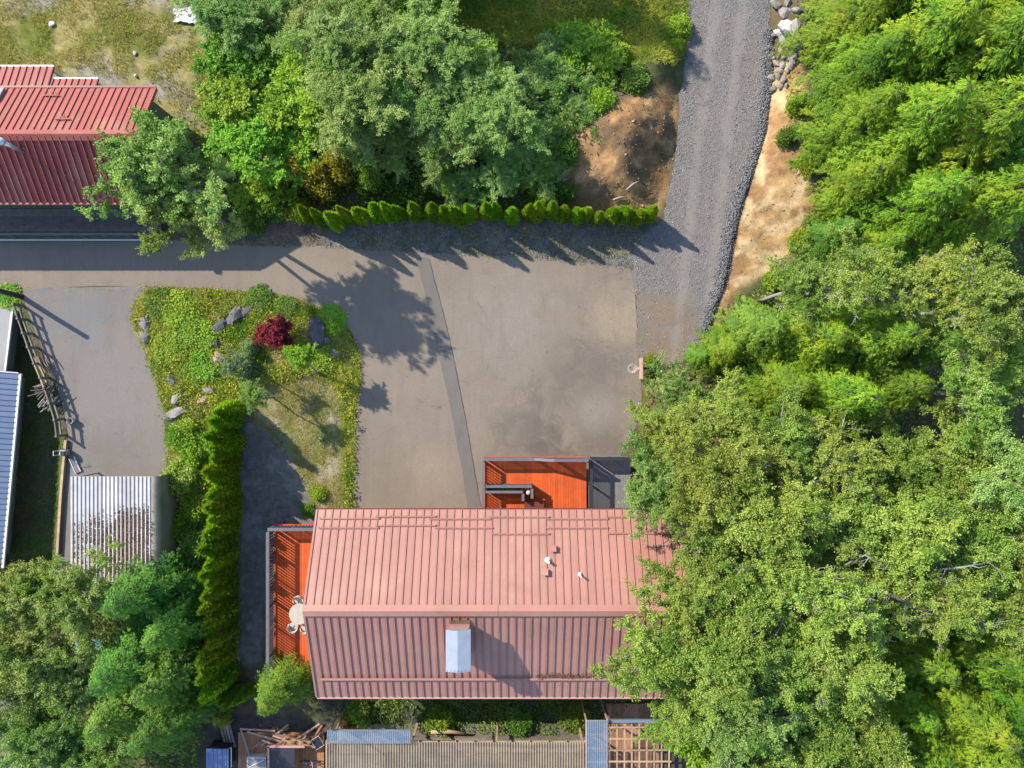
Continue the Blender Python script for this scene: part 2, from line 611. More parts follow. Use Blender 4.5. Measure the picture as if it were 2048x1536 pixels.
P_TAN = poly_w([(1538, 150), (1590, 120), (1600, 200), (1575, 260), (1560, 300), (1612, 340), (1618, 400), (1606, 450), (1598, 500), (1550, 545), (1490, 575), (1440, 640), (1410, 700), (1400, 720),
                (1400, 690), (1424, 610), (1455, 500), (1500, 340)])
P_DIRT = poly_w([(1085, 340), (1140, 300), (1210, 235), (1290, 195), (1340, 180), (1362, 190), (1352, 300), (1336, 390), (1322, 432), (1250, 420), (1130, 408)])
P_ROAD_ALL = [P_DRIVE, P_LEFT, P_GRAVEL]
P_YARD = poly_w([(-900, 588), (36, 592), (46, 620), (66, 690), (100, 790), (124, 850), (120, 960), (104, 1180), (90, 1210), (-900, 1210)])
# raised and sunk ground: (px, py, radius m, height m)
BUMPS = [(1180, 300, 2.6, .9), (1080, 200, 4.0, .8), (900, 200, 6.0, .5), (1262, 260, 1.7, 1.2), (1240, 360, 1.4, .8), (1305, 140, 1.3, 1.1),
         (1620, 320, 3.0, .8), (1700, 100, 5.0, 1.2), (1900, 300, 7.0, 1.6), (580, 690, 2.0, .35), (360, 720, 1.6, .3), (380, 950, 1.8, .3),
         (600, 200, 5.0, .4), (250, 60, 6.0, .3)]
BUMPS = [(*W(a, b)[:2], r, h) for a, b, r, h in BUMPS]


def ground_z(x, y):
    x, y = np.asarray(x, float), np.asarray(y, float)
    z = np.zeros(x.shape)
    for bx, by, r, h in BUMPS:
        z = z + h * np.exp(-((x - bx) ** 2 + (y - by) ** 2) / (r * r))
    z = z + .10 * (fnoise(x, y, 1.6, 3) - .35)
    z = z + .5 * (fnoise(x, y, .8, 61) - .45) * smooth(.2, -.4, sdist(P_DIRT, x, y)) + .25 * (fnoise(x, y, .7, 65) - .45) * smooth(.2, -.4, sdist(P_TAN, x, y))
    z = z - 1.5 * smooth(0, -.5, sdist(P_YARD, x, y))
    d = np.full(x.shape, 1e9)
    for P in P_ROAD_ALL:
        d = np.minimum(d, sdist(P, x, y))
    return z * smooth(0.0, 1.0, d) - .03 * (1 - smooth(-.3, .05, d))


def gz(x, y):
    return float(ground_z(np.array([x]), np.array([y]))[0])


def WG(px, py):
    w = W(px, py)
    for _ in range(3):
        w = W(px, py, gz(w.x, w.y))
    return w


# zones of real ground colour: (polygon in photo pixels, edge softness m, colour, second colour, second colour patch size m)
GRASS, DRYG, GRVL, SOIL, TANC, MULCH, DARKG, LAWN = (.115, .135, .022), (.27, .225, .085), (.26, .235, .195), (.075, .055, .036), (.42, .285, .155), (.125, .115, .10), (.06, .085, .02), (.20, .185, .085)
ZONES = [
    ([(-300, -300), (400, -300), (395, 60), (425, 200), (440, 330), (330, 330), (300, 240), (-300, 240)], .5, GRVL, DRYG, 1.6),
    ([(-300, 30), (200, 20), (330, 20), (395, 60), (330, 110), (180, 120), (100, 150), (-300, 140)], .6, DRYG, GRASS, 1.6),
    ([(390, 60), (430, 60), (450, 330), (400, 330)], .5, DRYG, GRASS, 1.0),
    ([(860, -300), (1376, -300), (1370, 90), (1300, 130), (1080, 110), (930, 90)], .6, (.10, .115, .03), (.16, .135, .05), 1.6),
    ([(1330, -20), (1376, -20), (1370, 110), (1345, 120)], .3, (.16, .17, .03), DRYG, .7),
    ([(560, 430), (1320, 425), (1300, 480), (1280, 540), (1000, 530), (640, 510), (520, 500)], .3, MULCH, (.155, .145, .13), 1.2),
    ([(430, 440), (620, 440), (660, 500), (430, 490)], .3, (.16, .12, .085), (.10, .085, .06), .8),
    ([(250, 565), (440, 575), (560, 585), (640, 610), (700, 650), (725, 720), (716, 850), (712, 1040), (600, 1040), (480, 820), (470, 1340), (400, 1340), (330, 1100), (335, 950), (330, 830), (300, 740), (262, 640)], .25, GRASS, (.26, .19, .09), .9),
    ([(530, 770), (640, 740), (690, 800), (700, 900), (700, 1030), (620, 1030), (540, 900), (480, 830)], .5, (.30, .25, .165), LAWN, .8),
    ([(470, 830), (560, 870), (640, 1000), (640, 1060), (535, 1060), (530, 1330), (455, 1330)], .3, (.165, .155, .14), (.12, .115, .10), 1.2),
    ([(680, 760), (716, 750), (712, 1040), (690, 1040)], .2, GRASS, (.17, .18, .025), .6),
    ([(-300, 560), (45, 600), (70, 690), (105, 790), (130, 850), (130, 960), (122, 1120), (-300, 1120)], .2, (.07, .105, .03), (.12, .10, .075), 1.6),
    ([(-300, 590), (60, 640), (75, 720), (60, 760), (-300, 760)], .3, (.13, .12, .10), (.08, .09, .05), 1.0),
    ([(124, 955), (142, 955), (140, 1160), (105, 1160)], .15, (.20, .12, .07), (.12, .10, .05), .5),
    ([(620, 1380), (1340, 1380), (1340, 1460), (1180, 1490), (640, 1490)], .3, (.055, .05, .035), (.05, .065, .02), 1.0),
    ([(400, 1420), (700, 1440), (1350, 1470), (1400, 1900), (380, 1900)], .3, (.10, .08, .065), (.07, .055, .05), 1.0),
    ([(1276, 700), (1345, 728), (1345, 830), (1276, 860)], .2, (.21, .12, .07), (.10, .11, .03), .5),
]


def build_ground():
    inner = np.arange(-33, 33.01, .2)
    out = np.array([2, 5, 10, 20, 40, 80, 160, 300.])
    xs = np.concatenate([-33 - out[::-1], inner, 33 + out])
    yi = np.arange(-25, 25.01, .2)
    ys = np.concatenate([-25 - out[::-1], yi, 25 + out])
    X, Y = np.meshgrid(xs, ys)
    X, Y = X.ravel(), Y.ravel()
    Z = ground_z(X, Y)
    wx = X + (fnoise(X, Y, 1.2, 20) - .45) * .9
    wy = Y + (fnoise(X, Y, 1.2, 30) - .45) * .9
    base = np.array([.075, .085, .030])
    alt = np.array([.105, .080, .045])
    t = smooth(.35, .6, fnoise(X, Y, 2.2, 5))[:, None]
    C = base * (1 - t) + alt * t
    zones = ZONES + []
    for i, (poly, soft, c1, c2, ps) in enumerate(zones):
        P = poly_w(poly)
        m = smooth(soft, -soft, sdist(P, wx, wy))[:, None]
        t = smooth(.38, .60, fnoise(X, Y, ps, 40 + i * 3))[:, None]
        C = C * (1 - m) + (np.array(c1) * (1 - t) + np.array(c2) * t) * m
    for P, c1, c2, c3, soft in ((P_TAN, (.34, .215, .095), (.24, .135, .06), (.43, .31, .165), .35), (P_DIRT, (.27, .145, .060), (.15, .095, .05), (.36, .21, .095), .35)):
        m = smooth(soft, -soft, sdist(P, wx, wy))[:, None]
        t = smooth(.35, .6, fnoise(X, Y, 1.3, 80))[:, None]
        u = smooth(.45, .62, fnoise(X, Y, .7, 90))[:, None]
        c = np.array(c1) * (1 - t) + np.array(c2) * t
        c = c * (1 - u) + np.array(c3) * u
        C = C * (1 - m) + c * m
    nx, ny = len(xs), len(ys)
    idx = np.arange(nx * ny).reshape(ny, nx)
    F = np.stack([idx[:-1, :-1], idx[:-1, 1:], idx[1:, 1:], idx[1:, :-1]], -1).reshape(-1, 4)
    me = bpy.data.meshes.new('ground')
    me.from_pydata(np.stack([X, Y, Z], 1).tolist(), [], F.tolist())
    a = me.color_attributes.new('col', 'FLOAT_COLOR', 'POINT')
    a.data.foreach_set('color', np.concatenate([C, np.ones((len(C), 1))], 1).astype(np.float32).ravel())
    me.polygons.foreach_set('use_smooth', [True] * len(me.polygons))
    o = link_mesh('ground', me, MATS['ground'])
    tag(o, kind='structure')


build_ground()


def sheet(name, P, z, mat, sub=5, jit=.02, seed=1, thick=.03):
    Q = catmull(P, sub, jit, seed)
    mb = MB().prism([tuple(p) for p in Q], z - thick, z)
    o = mb.build(name, mat)
    return tag(o, kind='structure')


sheet('driveway', P_DRIVE, .012, MATS['drive_asphalt'], 6, .018, 1)
sheet('side_driveway', P_LEFT, .010, MATS['left_asphalt'], 6, .018, 2)
sheet('gravel_road', P_GRAVEL, .008 + .012, MATS['gravel'], 6, .05, 3)
P_PATCH = poly_w([(833, 518), (858, 518), (868, 560), (881, 606), (894, 660), (908, 724), (919, 780), (930, 834), (946, 930), (964, 1030), (940, 1034),
                  (926, 950), (912, 880), (897, 800), (884, 740), (872, 690), (862, 640), (850, 590), (841, 550)])
sheet('trench_patch', P_PATCH, .017, MATS['patch_asphalt'], 5, .012, 4, .02)

# ------------------------------------------------------------------ foliage builders
def leaf_mesh(name, P, D, Nn, L, Wd, tint, bend=0.0):
    """one small pointed leaf (a quad) per row"""
    n = len(P)
    D = D / np.maximum(np.linalg.norm(D, axis=1, keepdims=True), 1e-6)
    S = np.cross(D, Nn)
    S = S / np.maximum(np.linalg.norm(S, axis=1, keepdims=True), 1e-6)
    U = np.cross(S, D)
    L = np.broadcast_to(np.asarray(L, float), (n,))[:, None]
    Wd = np.broadcast_to(np.asarray(Wd, float), (n,))[:, None]
    mid = P + D * L * .5 + U * L * bend
    V = np.stack([P, mid + S * Wd * .5, P + D * L, mid - S * Wd * .5], 1).reshape(-1, 3)
    me = bpy.data.meshes.new(name)
    me.vertices.add(4 * n)
    me.vertices.foreach_set('co', V.astype(np.float32).ravel())
    me.loops.add(4 * n)
    me.loops.foreach_set('vertex_index', np.arange(4 * n, dtype=np.int32))
    me.polygons.add(n)
    me.polygons.foreach_set('loop_start', np.arange(0, 4 * n, 4, dtype=np.int32))
    me.update(calc_edges=True)
    a = me.attributes.new('tint', 'FLOAT', 'FACE')
    a.data.foreach_set('value', np.clip(tint, 0, 1).astype(np.float32))
    return me


def unit(v):
    return v / np.maximum(np.linalg.norm(v, axis=-1, keepdims=True), 1e-6)


def broadleaf(name, seed, Rr, Hh, nprim, nsec, nter, nleaf, ll, lw, up=1.0, spray=.75, fill=1.0, bare=0.0):
    """crown proto: origin at the fork, radius Rr, height Hh. returns (branches mesh, leaves mesh)"""
    rg = np.random.default_rng(seed)
    br = MB()
    S0, S1, T = [], [], []
    lobes = 1 + .22 * np.sin(rg.uniform(0, 6.28) + np.arange(64) / 64 * 6.283 * 3) + rg.normal(0, .08, 64)
    for i in range(nprim):
        az = i * 2.39996 + rg.normal(0, .25)
        u = (i + .5) / nprim
        el = math.radians(8 + 72 * u ** .9)
        lob = lobes[int((az % 6.2832) / 6.2832 * 64) % 64]
        d = np.array([math.cos(az) * math.cos(el), math.sin(az) * math.cos(el), math.sin(el)])
        end = np.array([d[0] * Rr * lob, d[1] * Rr * lob, d[2] * Hh]) * rg.uniform(.82, 1.08)
        p0 = np.array([0, 0, Hh * .25 * u])
        mid = (p0 + end) / 2 + np.array([0, 0, .10 * Rr]) + rg.normal(0, .06 * Rr, 3)
        ts = np.linspace(0, 1, 6)[:, None]
        pts = (1 - ts) ** 2 * p0 + 2 * ts * (1 - ts) * mid + ts ** 2 * end
        br.tube(pts, list(np.linspace(.075, .018, 6) * Rr / 3), 5)
        Lp = np.linalg.norm(end - p0)
        cl = rg.normal(0, .2)
        for j in range(nsec):
            t = .28 + .72 * (j + rg.uniform(0, 1)) / nsec
            q = (1 - t) ** 2 * p0 + 2 * t * (1 - t) * mid + t ** 2 * end
            dd = unit((end - p0) / Lp * .6 + rg.normal(0, .75, 3) * np.array([1, 1, .55]) + np.array([0, 0, .22 * up]))
            ls = Lp * (.18 + .26 * (1.1 - t)) * rg.uniform(.7, 1.25)
            e2 = q + dd * ls
            if j % 2 == 0:
                br.tube([q, (q + e2) / 2 + rg.normal(0, .03 * Rr, 3), e2], [.018 * Rr / 3 * 1.6, .013, .006], 4)
            c2 = cl + rg.normal(0, .18)
            if rg.uniform() < bare:
                for k in range(5):
                    q2 = q + dd * ls * rg.uniform(.2, 1)
                    e3 = q2 + unit(dd * .6 + rg.normal(0, .7, 3) + np.array([0, 0, .3])) * spray * rg.uniform(.7, 1.3)
                    br.tube([q2, (q2 + e3) / 2 + rg.normal(0, .04, 3), e3], [.013, .010, .005], 4)
                continue
            for k in range(nter):
                t2 = rg.uniform(.15, 1.0)
                q2 = q + dd * ls * t2
                d3 = unit(dd * .45 + rg.normal(0, .8, 3) * np.array([1, 1, .6]) + np.array([0, 0, .2 * up]))
                S0.append(q2)
                S1.append(q2 + d3 * spray * rg.uniform(.5, 1.2))
                T.append(c2)
    S0, S1, T = np.array(S0), np.array(S1), np.array(T)
    m = int(len(S0) * nleaf * fill)
    idx = rg.integers(0, len(S0), m)
    t = rg.uniform(0, 1, m)[:, None]
    P = S0[idx] * (1 - t) + S1[idx] * t + rg.normal(0, .075 * spray / .75, (m, 3))
    D = unit(S1[idx] - S0[idx]) * .5 + rg.normal(0, .8, (m, 3)) + np.array([0, 0, -.15])
    Nn = unit(rg.normal(0, .55, (m, 3)) + np.array([0, 0, .9]))
    tint = .42 + T[idx] + rg.normal(0, .2, m)
    return br.mesh(name + '_branches'), leaf_mesh(name + '_leaves', P, D, Nn, ll * rg.uniform(.7, 1.3, m), lw * rg.uniform(.7, 1.3, m), tint, .06)


def conifer(name, seed, Hh, Rr, nb, nside, nlf, ll, lw, droop=.35, z0=.12, power=.8):
    """whole conifer crown: origin on the ground. drooping boughs with flat feathery sprays"""
    rg = np.random.default_rng(seed)
    br = MB()
    P, D, Nn, T = [], [], [], []
    for i in range(nb):
        u = (i + rg.uniform(0, 1)) / nb
        h = Hh * (z0 + (1 - z0) * u ** .9)
        L = Rr * max(.06, (1 - u ** 1.15)) ** power * rg.uniform(.50, 1.30) + .12
        az = i * 2.39996 + rg.normal(0, .3)
        o = np.array([math.cos(az), math.sin(az), 0.])
        rise = .30 * L * rg.uniform(.2, 1) + .25 * L * u
        dr = droop * L * rg.uniform(.7, 1.3)
        p0 = np.array([0, 0, h])

        def at(t):
            t = np.asarray(t)[..., None]
            return p0 + o * L * t + np.array([0, 0, 1.]) * (rise * t - dr * t * t * 1.5)
        br.tube(at(np.linspace(0, .9, 4)), [.022 * L / 2 + .008, .016 * L / 2 + .006, .01, .004], 4)
        ns = max(5, int(nside * L / Rr * 1.15))
        ts = np.sort(rg.uniform(.12, 1.0, ns))
        side = np.where(np.arange(ns) % 2 == 0, 1.0, -1.0)
        perp = np.array([-o[1], o[0], 0.])
        cl = rg.normal(0, .19)
        for t, s in zip(ts, side):
            q = at(t)
            sl = (.30 * L * (1.12 - t) ** .7 + .12) * rg.uniform(.7, 1.2)
            if t > .93: s *= .2
            sd = unit(o * .75 + perp * s * rg.uniform(.6, 1.0) + np.array([0, 0, -.28 * droop / .35]) + rg.normal(0, .12, 3))
            k = max(3, int(nlf * sl / .5))
            a = rg.uniform(0, 1, k)
            pp = q + sd * (sl * a)[:, None] + rg.normal(0, .015, (k, 3))
            ss = np.where(rg.uniform(0, 1, k) > .5, 1., -1.)[:, None]
            lat = np.cross(sd, [0, 0, 1.])
            P.append(pp)
            D.append(sd * .8 + lat * ss * rg.uniform(.25, .8, (k, 1)) + rg.normal(0, .16, (k, 3)) + np.array([0, 0, -.12]))
            Nn.append(unit(rg.normal(0, .35, (k, 3)) + np.array([0, 0, 1.]) + o * .25))
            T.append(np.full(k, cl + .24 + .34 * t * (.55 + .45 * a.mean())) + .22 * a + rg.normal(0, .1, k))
    P, D, Nn, T = np.concatenate(P), np.concatenate(D), np.concatenate(Nn), np.concatenate(T)
    m = len(P)
    return br.mesh(name + '_branches'), leaf_mesh(name + '_needles', P, D, Nn, ll * rg.uniform(.7, 1.35, m), lw * rg.uniform(.8, 1.2, m), T, .05)


def arborvitae(name, seed, Hh, Rr, n):
    rg = np.random.default_rng(seed)
    u = rg.uniform(0, 1, n) ** 1.25
    az = rg.uniform(0, 6.2832, n)
    prof = Rr * np.clip(1 - u ** 1.5, 0, 1) ** .85 * np.clip(.55 + u * 4, 0, 1) * (1 + .08 * np.sin(az * 3 + seed))
    rr = prof * rg.uniform(.72, 1.04, n)
    P = np.stack([rr * np.cos(az), rr * np.sin(az), u * Hh * .96 + .04], 1)
    o = np.stack([np.cos(az), np.sin(az), np.zeros(n)], 1)
    D = o * .35 + np.array([0, 0, .9]) + rg.normal(0, .28, (n, 3))
    Nn = unit(np.stack([-np.sin(az), np.cos(az), np.zeros(n)], 1) * rg.normal(0, 1, (n, 1)) + o * .7)
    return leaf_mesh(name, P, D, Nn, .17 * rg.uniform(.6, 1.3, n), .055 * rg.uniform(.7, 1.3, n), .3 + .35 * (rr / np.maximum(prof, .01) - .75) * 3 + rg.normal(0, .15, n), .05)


def bush(name, seed, Rr, Hh, n, ll, lw):
    """dome of leaves on short stems, origin on the ground"""
    rg = np.random.default_rng(seed)
    k = 26
    cen = unit(rg.normal(0, 1, (k, 3)))
    cen[:, 2] = np.abs(cen[:, 2])
    cen = cen * np.array([Rr, Rr, Hh]) * rg.uniform(.45, .85, (k, 1))
    idx = rg.integers(0, k, n)
    off = unit(rg.normal(0, 1, (n, 3))) * (rg.uniform(0, 1, (n, 1)) ** .4)
    P = cen[idx] + off * np.array([Rr * .42, Rr * .42, Hh * .36])
    P[:, 2] = np.abs(P[:, 2]) + .03
    D = off + rg.normal(0, .6, (n, 3))
    Nn = unit(rg.normal(0, .5, (n, 3)) + np.array([0, 0, 1.]))
    T = .45 + rg.normal(0, .12, k)[idx] + rg.normal(0, .2, n)
    st = MB()
    for i in range(9):
        c = cen[i]
        st.tube([(0, 0, -.05), c * .5 + rg.normal(0, .05, 3), c], [.03, .02, .008], 4)
    return st.mesh(name + '_stems'), leaf_mesh(name + '_leaves', P, D, Nn, ll * rg.uniform(.7, 1.3, n), lw * rg.uniform(.7, 1.3, n), T, .05)


PROTO = {}
for s in range(4):
    PROTO['alder', s] = broadleaf('alder', 100 + s, 2.7, 2.3, 19, 8, 6, 56, .088, .06, spray=.6)
PROTO['lacy', 0] = broadleaf('lacy', 180, 2.7, 2.3, 15, 7, 5, 85, .088, .06, spray=.52)
PROTO['lacy', 1] = broadleaf('lacy', 181, 2.7, 2.3, 15, 7, 5, 85, .088, .06, spray=.52)
for s in range(3):
    PROTO['thin', s] = broadleaf('thin', 150 + s, 2.7, 2.0, 18, 8, 6, 50, .082, .056, spray=.5, bare=.16)
for s in range(3):
    PROTO['maple', s] = broadleaf('maple', 200 + s, 1.9, 1.5, 16, 8, 6, 30, .125, .10, spray=.55)
for s in range(3):
    PROTO['cedar', s] = conifer('cedar', 300 + s, 11.0, 3.3, 140, 26, 20, .20, .042, .60)
for s in range(2):
    PROTO['fir', s] = conifer('fir', 350 + s, 7.0, 2.1, 130, 22, 17, .14, .04, .32)
PROTO['arb'] = [arborvitae('arborvitae_foliage', 400 + s, 2.7, .44, 3400) for s in range(4)]
for s in range(3):
    PROTO['bush', s] = bush('bush', 500 + s, 1.0, 1.0, 5200, .13, .09)

ALLTREES = []


def tree(kind, var, cx, cy, hc, scale, label, leafm, cat='tree', base=None, name='alder_tree', bark='pale_bark', rot=None, group=None, sz=None):
    """broadleaf: crown fork seen at photo pixel cx,cy with height hc above ground; trunk runs to base pixel (ground) or straight down"""
    fork = W(cx, cy, hc)
    if base is None:
        bx, by = fork.x * 1.0, fork.y * 1.0
    else:
        b = W(*base)
        bx, by = b.x, b.y
    g = gz(bx, by)
    t = thing(name, label, cat, (bx, by, g - .05), group)
    b0 = Vector((bx, by, g - .15))
    fz = Vector((fork.x, fork.y, hc))
    mid = (b0 + fz) / 2 + Vector((random.uniform(-.15, .15), random.uniform(-.15, .15), 0))
    r0 = .05 * scale + .012 * hc
    top = fz + Vector((0, 0, .8 * scale))
    MB().tube([b0, b0.lerp(mid, .5), mid, fz, top], [r0 * 1.25, r0, r0 * .9, r0 * .75, r0 * .3], 7).build('trunk', MATS[bark], t, True)
    rz = random.uniform(0, 6.28) if rot is None else rot
    bm, lm = PROTO[kind, var]
    for nm, me, mt in (('branches', bm, MATS[bark]), ('crown', lm, MATS[leafm])):
        o = bpy.data.objects.new(nm, me)
        COL.objects.link(o)
        o.parent = t
        o.location = fz - WLOC[t]
        o.rotation_euler = (0, 0, rz)
        o.scale = (scale, scale, scale if sz is None else sz)
        if not me.materials: me.materials.append(None)
        o.material_slots[0].link = 'OBJECT'
        o.material_slots[0].material = mt
    ALLTREES.append((t, bx, by))
    return t


def ctree(kind, var, cx, cy, scale, label, leafm, hmid=.5, name='cedar_tree', group=None, sxy=None, rot=None):
    """conifer: point at hmid of its height is seen at pixel cx,cy"""
    H0 = {'cedar': 11.0, 'fir': 7.0}[kind]
    Ht = H0 * scale
    w = W(cx, cy, Ht * hmid)
    g = gz(w.x, w.y)
    t = thing(name, label, 'tree', (w.x, w.y, g - .05), group)
    r0 = .016 * Ht + .03
    MB().tube([(w.x, w.y, g - .2), (w.x, w.y, g + Ht * .5), (w.x, w.y, g + Ht * .97)], [r0, r0 * .6, .012], 7).build('trunk', MATS['bark'], t, True)
    rz = random.uniform(0, 6.28) if rot is None else rot
    bm, lm = PROTO[kind, var]
    for nm, me, mt in (('branches', bm, MATS['bark']), ('crown', lm, MATS[leafm])):
        o = bpy.data.objects.new(nm, me)
        COL.objects.link(o)
        o.parent = t
        o.rotation_euler = (0, 0, rz)
        k = scale if sxy is None else sxy
        o.scale = (k, k, scale)
        if not me.materials: me.materials.append(None)
        o.material_slots[0].link = 'OBJECT'
        o.material_slots[0].material = mt
    ALLTREES.append((t, w.x, w.y))
    return t


def shrub(var, cx, cy, rr, hh, label, leafm, name='shrub', cat='shrub', group=None, stem='bark'):
    w = WG(cx, cy)
    t = thing(name, label, cat, (w.x, w.y, w.z - .03), group)
    bm, lm = PROTO['bush', var]
    rz = random.uniform(0, 6.28)
    for nm, me, mt in (('stems', bm, MATS[stem]), ('foliage', lm, MATS[leafm])):
        o = bpy.data.objects.new(nm, me)
        COL.objects.link(o)
        o.parent = t
        o.rotation_euler = (0, 0, rz)
        o.scale = (rr, rr, hh)
        if not me.materials: me.materials.append(None)
        o.material_slots[0].link = 'OBJECT'
        o.material_slots[0].material = mt
    return t

# ------------------------------------------------------------------ buildings
def seam_panel_mesh(name, w, L, rib_h=.05, rib_w=.035):
    """standing seam roof panel: flat pan with a raised seam along one long edge; local x across, y along the slope"""
    return MB().box((w / 2, L / 2, .012), (w - .004, L, .024)).box((rib_w / 2, L / 2, .024 + rib_h / 2), (rib_w, L, rib_h)) \
        .box((w - .04, L / 2, .027), (.012, L, .006)).mesh(name)


def roof_slope(roof, x0, n, w, ya, za, yb, zb, mat, up, rib_h=.05):
    """n panels from x0 to the right. slope from (ya,za) to (yb,zb); y increases from a to b"""
    L = math.hypot(yb - ya, zb - za)
    ang = math.atan2(zb - za, yb - ya)
    me = seam_panel_mesh('roof_panel', w, L, rib_h)
    for i in range(n):
        o = link_mesh('roof_panel', me, MATS[mat], roof, (x0 + i * w, ya, za))
        o.rotation_euler = (ang, 0, 0)
    return ang


def main_house():
    xL, xR = -9.894, 8.62
    yU, zU, yR, zR, yD, zD = -6.41, 3.90, -10.78, 6.20, -15.82, 3.98
    t = thing('red_roofed_house', 'long house with faded salmon red standing seam metal roof at bottom centre', 'house', (-.6, -11, 0))
    yw0, yw1, x0, x1 = -15.15, -6.95, -9.35, 8.1
    zt0 = zD + (yw0 - yD) * (zR - zD) / (yR - yD) - .12
    zt1 = zU + (yw1 - yU) * (zR - zU) / (yR - yU) - .12
    sec = [(yw0, -.3), (yw1, -.3), (yw1, zt1), (yR, zR - .14), (yw0, zt0)]
    w = MB().add([(x0, a, b) for a, b in sec] + [(x1, a, b) for a, b in sec],
                 [(0, 1, 2, 3, 4), (9, 8, 7, 6, 5)] + [(i, 5 + i, 5 + (i + 1) % 5, (i + 1) % 5) for i in range(5)]).build('wall', MATS['pink_siding'], t)
    th = .10
    sec = [(yU, zU), (yR, zR), (yD, zD), (yD, zD - th), (yR, zR - th), (yU, zU - th)]
    roof = MB().add([(xL, a, b) for a, b in sec] + [(xR, a, b) for a, b in sec],
                    [(0, 1, 4, 5), (1, 2, 3, 4), (11, 10, 7, 6), (10, 9, 8, 7)] + [(i, 6 + i, 6 + (i + 1) % 6, (i + 1) % 6) for i in range(6)]).build('roof', MATS['dark_red_paint'], t)
    n = 48
    pw = (xR - xL) / n
    roof_slope(roof, xL, n, pw, yR, zR, yU + .02, zU, 'faded_red_metal', 1, .045)
    roof_slope(roof, xL, n, pw, yD - .02, zD, yR, zR, 'faded_red_metal', 0, .055)
    MB().box((xL + 4.6, yR + .13, zR + .055), (9.24, .30, .03), M=Matrix.Rotation(-R(24), 3, 'X')).box((xL + 4.6, yR - .13, zR + .055), (9.24, .30, .031), M=Matrix.Rotation(R(20), 3, 'X')).build('ridge_cap', MATS['faded_red_metal'], roof)
    MB().box((xL + 13.88, yR + .13, zR + .055), (9.28, .30, .03), M=Matrix.Rotation(-R(24), 3, 'X')).box((xL + 13.88, yR - .13, zR + .055), (9.28, .30, .031), M=Matrix.Rotation(R(20), 3, 'X')).build('ridge_cap', MATS['faded_red_metal'], roof)
    for xe in (xL - .03, xR + .03):
        MB().bar((xe, yU, zU + .0), (xe, yR, zR + .0), .06, .16).bar((xe, yD, zD + .0), (xe, yR, zR + .0), .058, .16).build('rake_trim', MATS['faded_red_metal'], roof)
    MB().box(((xL + xR) / 2, yD - .10, zD - .05), (xR - xL, .11, .10)).build('gutter', MATS['pink_paint'], roof)
    MB().box(((xL + xR) / 2, yU + .06, zU - .06), (xR - xL, .05, .12)).build('eave_trim', MATS['dark_red_paint'], roof)

    def zup(y): return zU + (y - yU) * (zR - zU) / (yR - yU)
    def zdn(y): return zD + (y - yD) * (zR - zD) / (yR - yD)

    def solve(px, py, f):
        z = 4.5
        for _ in range(12):
            z = f(WY(py, z)) + .1
        return W(px, py, z)
    segs = [(639, 759, 1037), (752, 872, 1033), (859, 982, 1038), (979, 1099, 1034), (1094, 1216, 1038), (1216, 1320, 1034),
            (637, 757, 1056), (752, 872, 1051), (870, 985, 1056), (984, 1099, 1068), (1091, 1216, 1056), (1217, 1345, 1067)]
    for a, b, y in segs:
        p, q = solve(a, y, zup), solve(b, y, zup)
        mb = MB().bar(p, q, .055, .05)
        k = int((q.x - p.x) / .77) + 1
        for i in range(k + 1):
            c = p.lerp(q, i / k)
            mb.box((c.x, c.y, c.z - .05), (.05, .07, .09))
        mb.build('snow_rail', MATS['faded_red_metal'], roof)
    for a, b in ((640, 900), (900, 1150), (1150, 1352)):
        p, q = solve(a, 1358, zdn), solve(b, 1358, zdn)
        MB().bar(p + Vector((.01, 0, .03)), q + Vector((-.01, 0, .03)), .10, .07).build('snow_rail', MATS['faded_red_metal'], roof)
    if True:
        # rusty leaf litter caught behind the rail near the trees
        lp = [solve(1075 + i * 4.3, 1353 + random.uniform(-2, 2), zdn) for i in range(66)]
        rg = np.random.default_rng(3)
        P = np.array([list(p) for p in lp for _ in range(9)]) + rg.normal(0, .05, (66 * 9, 3)) * np.array([1, .8, .15]) + np.array([0, 0, .02])
        me = leaf_mesh('leaf_litter', P, rg.normal(0, 1, P.shape) * np.array([1, 1, .2]), unit(rg.normal(0, .2, P.shape) + np.array([0, 0, 1.])), .09, .06, rg.uniform(0, 1, len(P)))
        me.transform(Matrix.Translation(-WLOC[roof]))
        o = link_mesh('leaf_litter', me, MATS['dead_leaf'], roof)
        o['kind'] = 'stuff'
    # roof vents and pipes
    for px, py in ((1106, 1096), (1090, 1143)):
        c = solve(px, py, zup)
        MB().box(c + Vector((0, 0, .03)), (.26, .26, .16), M=Matrix.Rotation(-R(24), 3, 'X')).box(c + Vector((0, 0, .16)), (.30, .30, .04), M=Matrix.Rotation(-R(26), 3, 'X')).build('roof_vent', MATS['faded_red_metal'], roof)
    for px, py, r, h in ((1096, 1121, .07, .38), (1160, 1149, .045, .42)):
        c = solve(px, py, zup)
        MB().tube([c - Vector((0, 0, .15)), c + Vector((0, 0, h))], r, 10).lathe(c - Vector((0, 0, .05)), [(r * 2.4, 0), (r * 1.3, .14)], 10).build('vent_pipe', MATS['white_paint'], roof)
    # chimney: clad chase under a folded sheet-metal cap
    cx0, cx1, cy0, cy1, zt = -2.98, -2.02, -13.26, -11.48, 7.0
    ch = MB().box(((cx0 + cx1) / 2, (cy0 + cy1) / 2, 5.6), (cx1 - cx0, cy1 - cy0, 2.8)).build('chimney', MATS['pink_siding'], t)
    xm = (cx0 + cx1) / 2 - .02
    a0, a1, b0, b1 = cx0 - .10, cx1 + .10, cy0 - .10, cy1 + .05
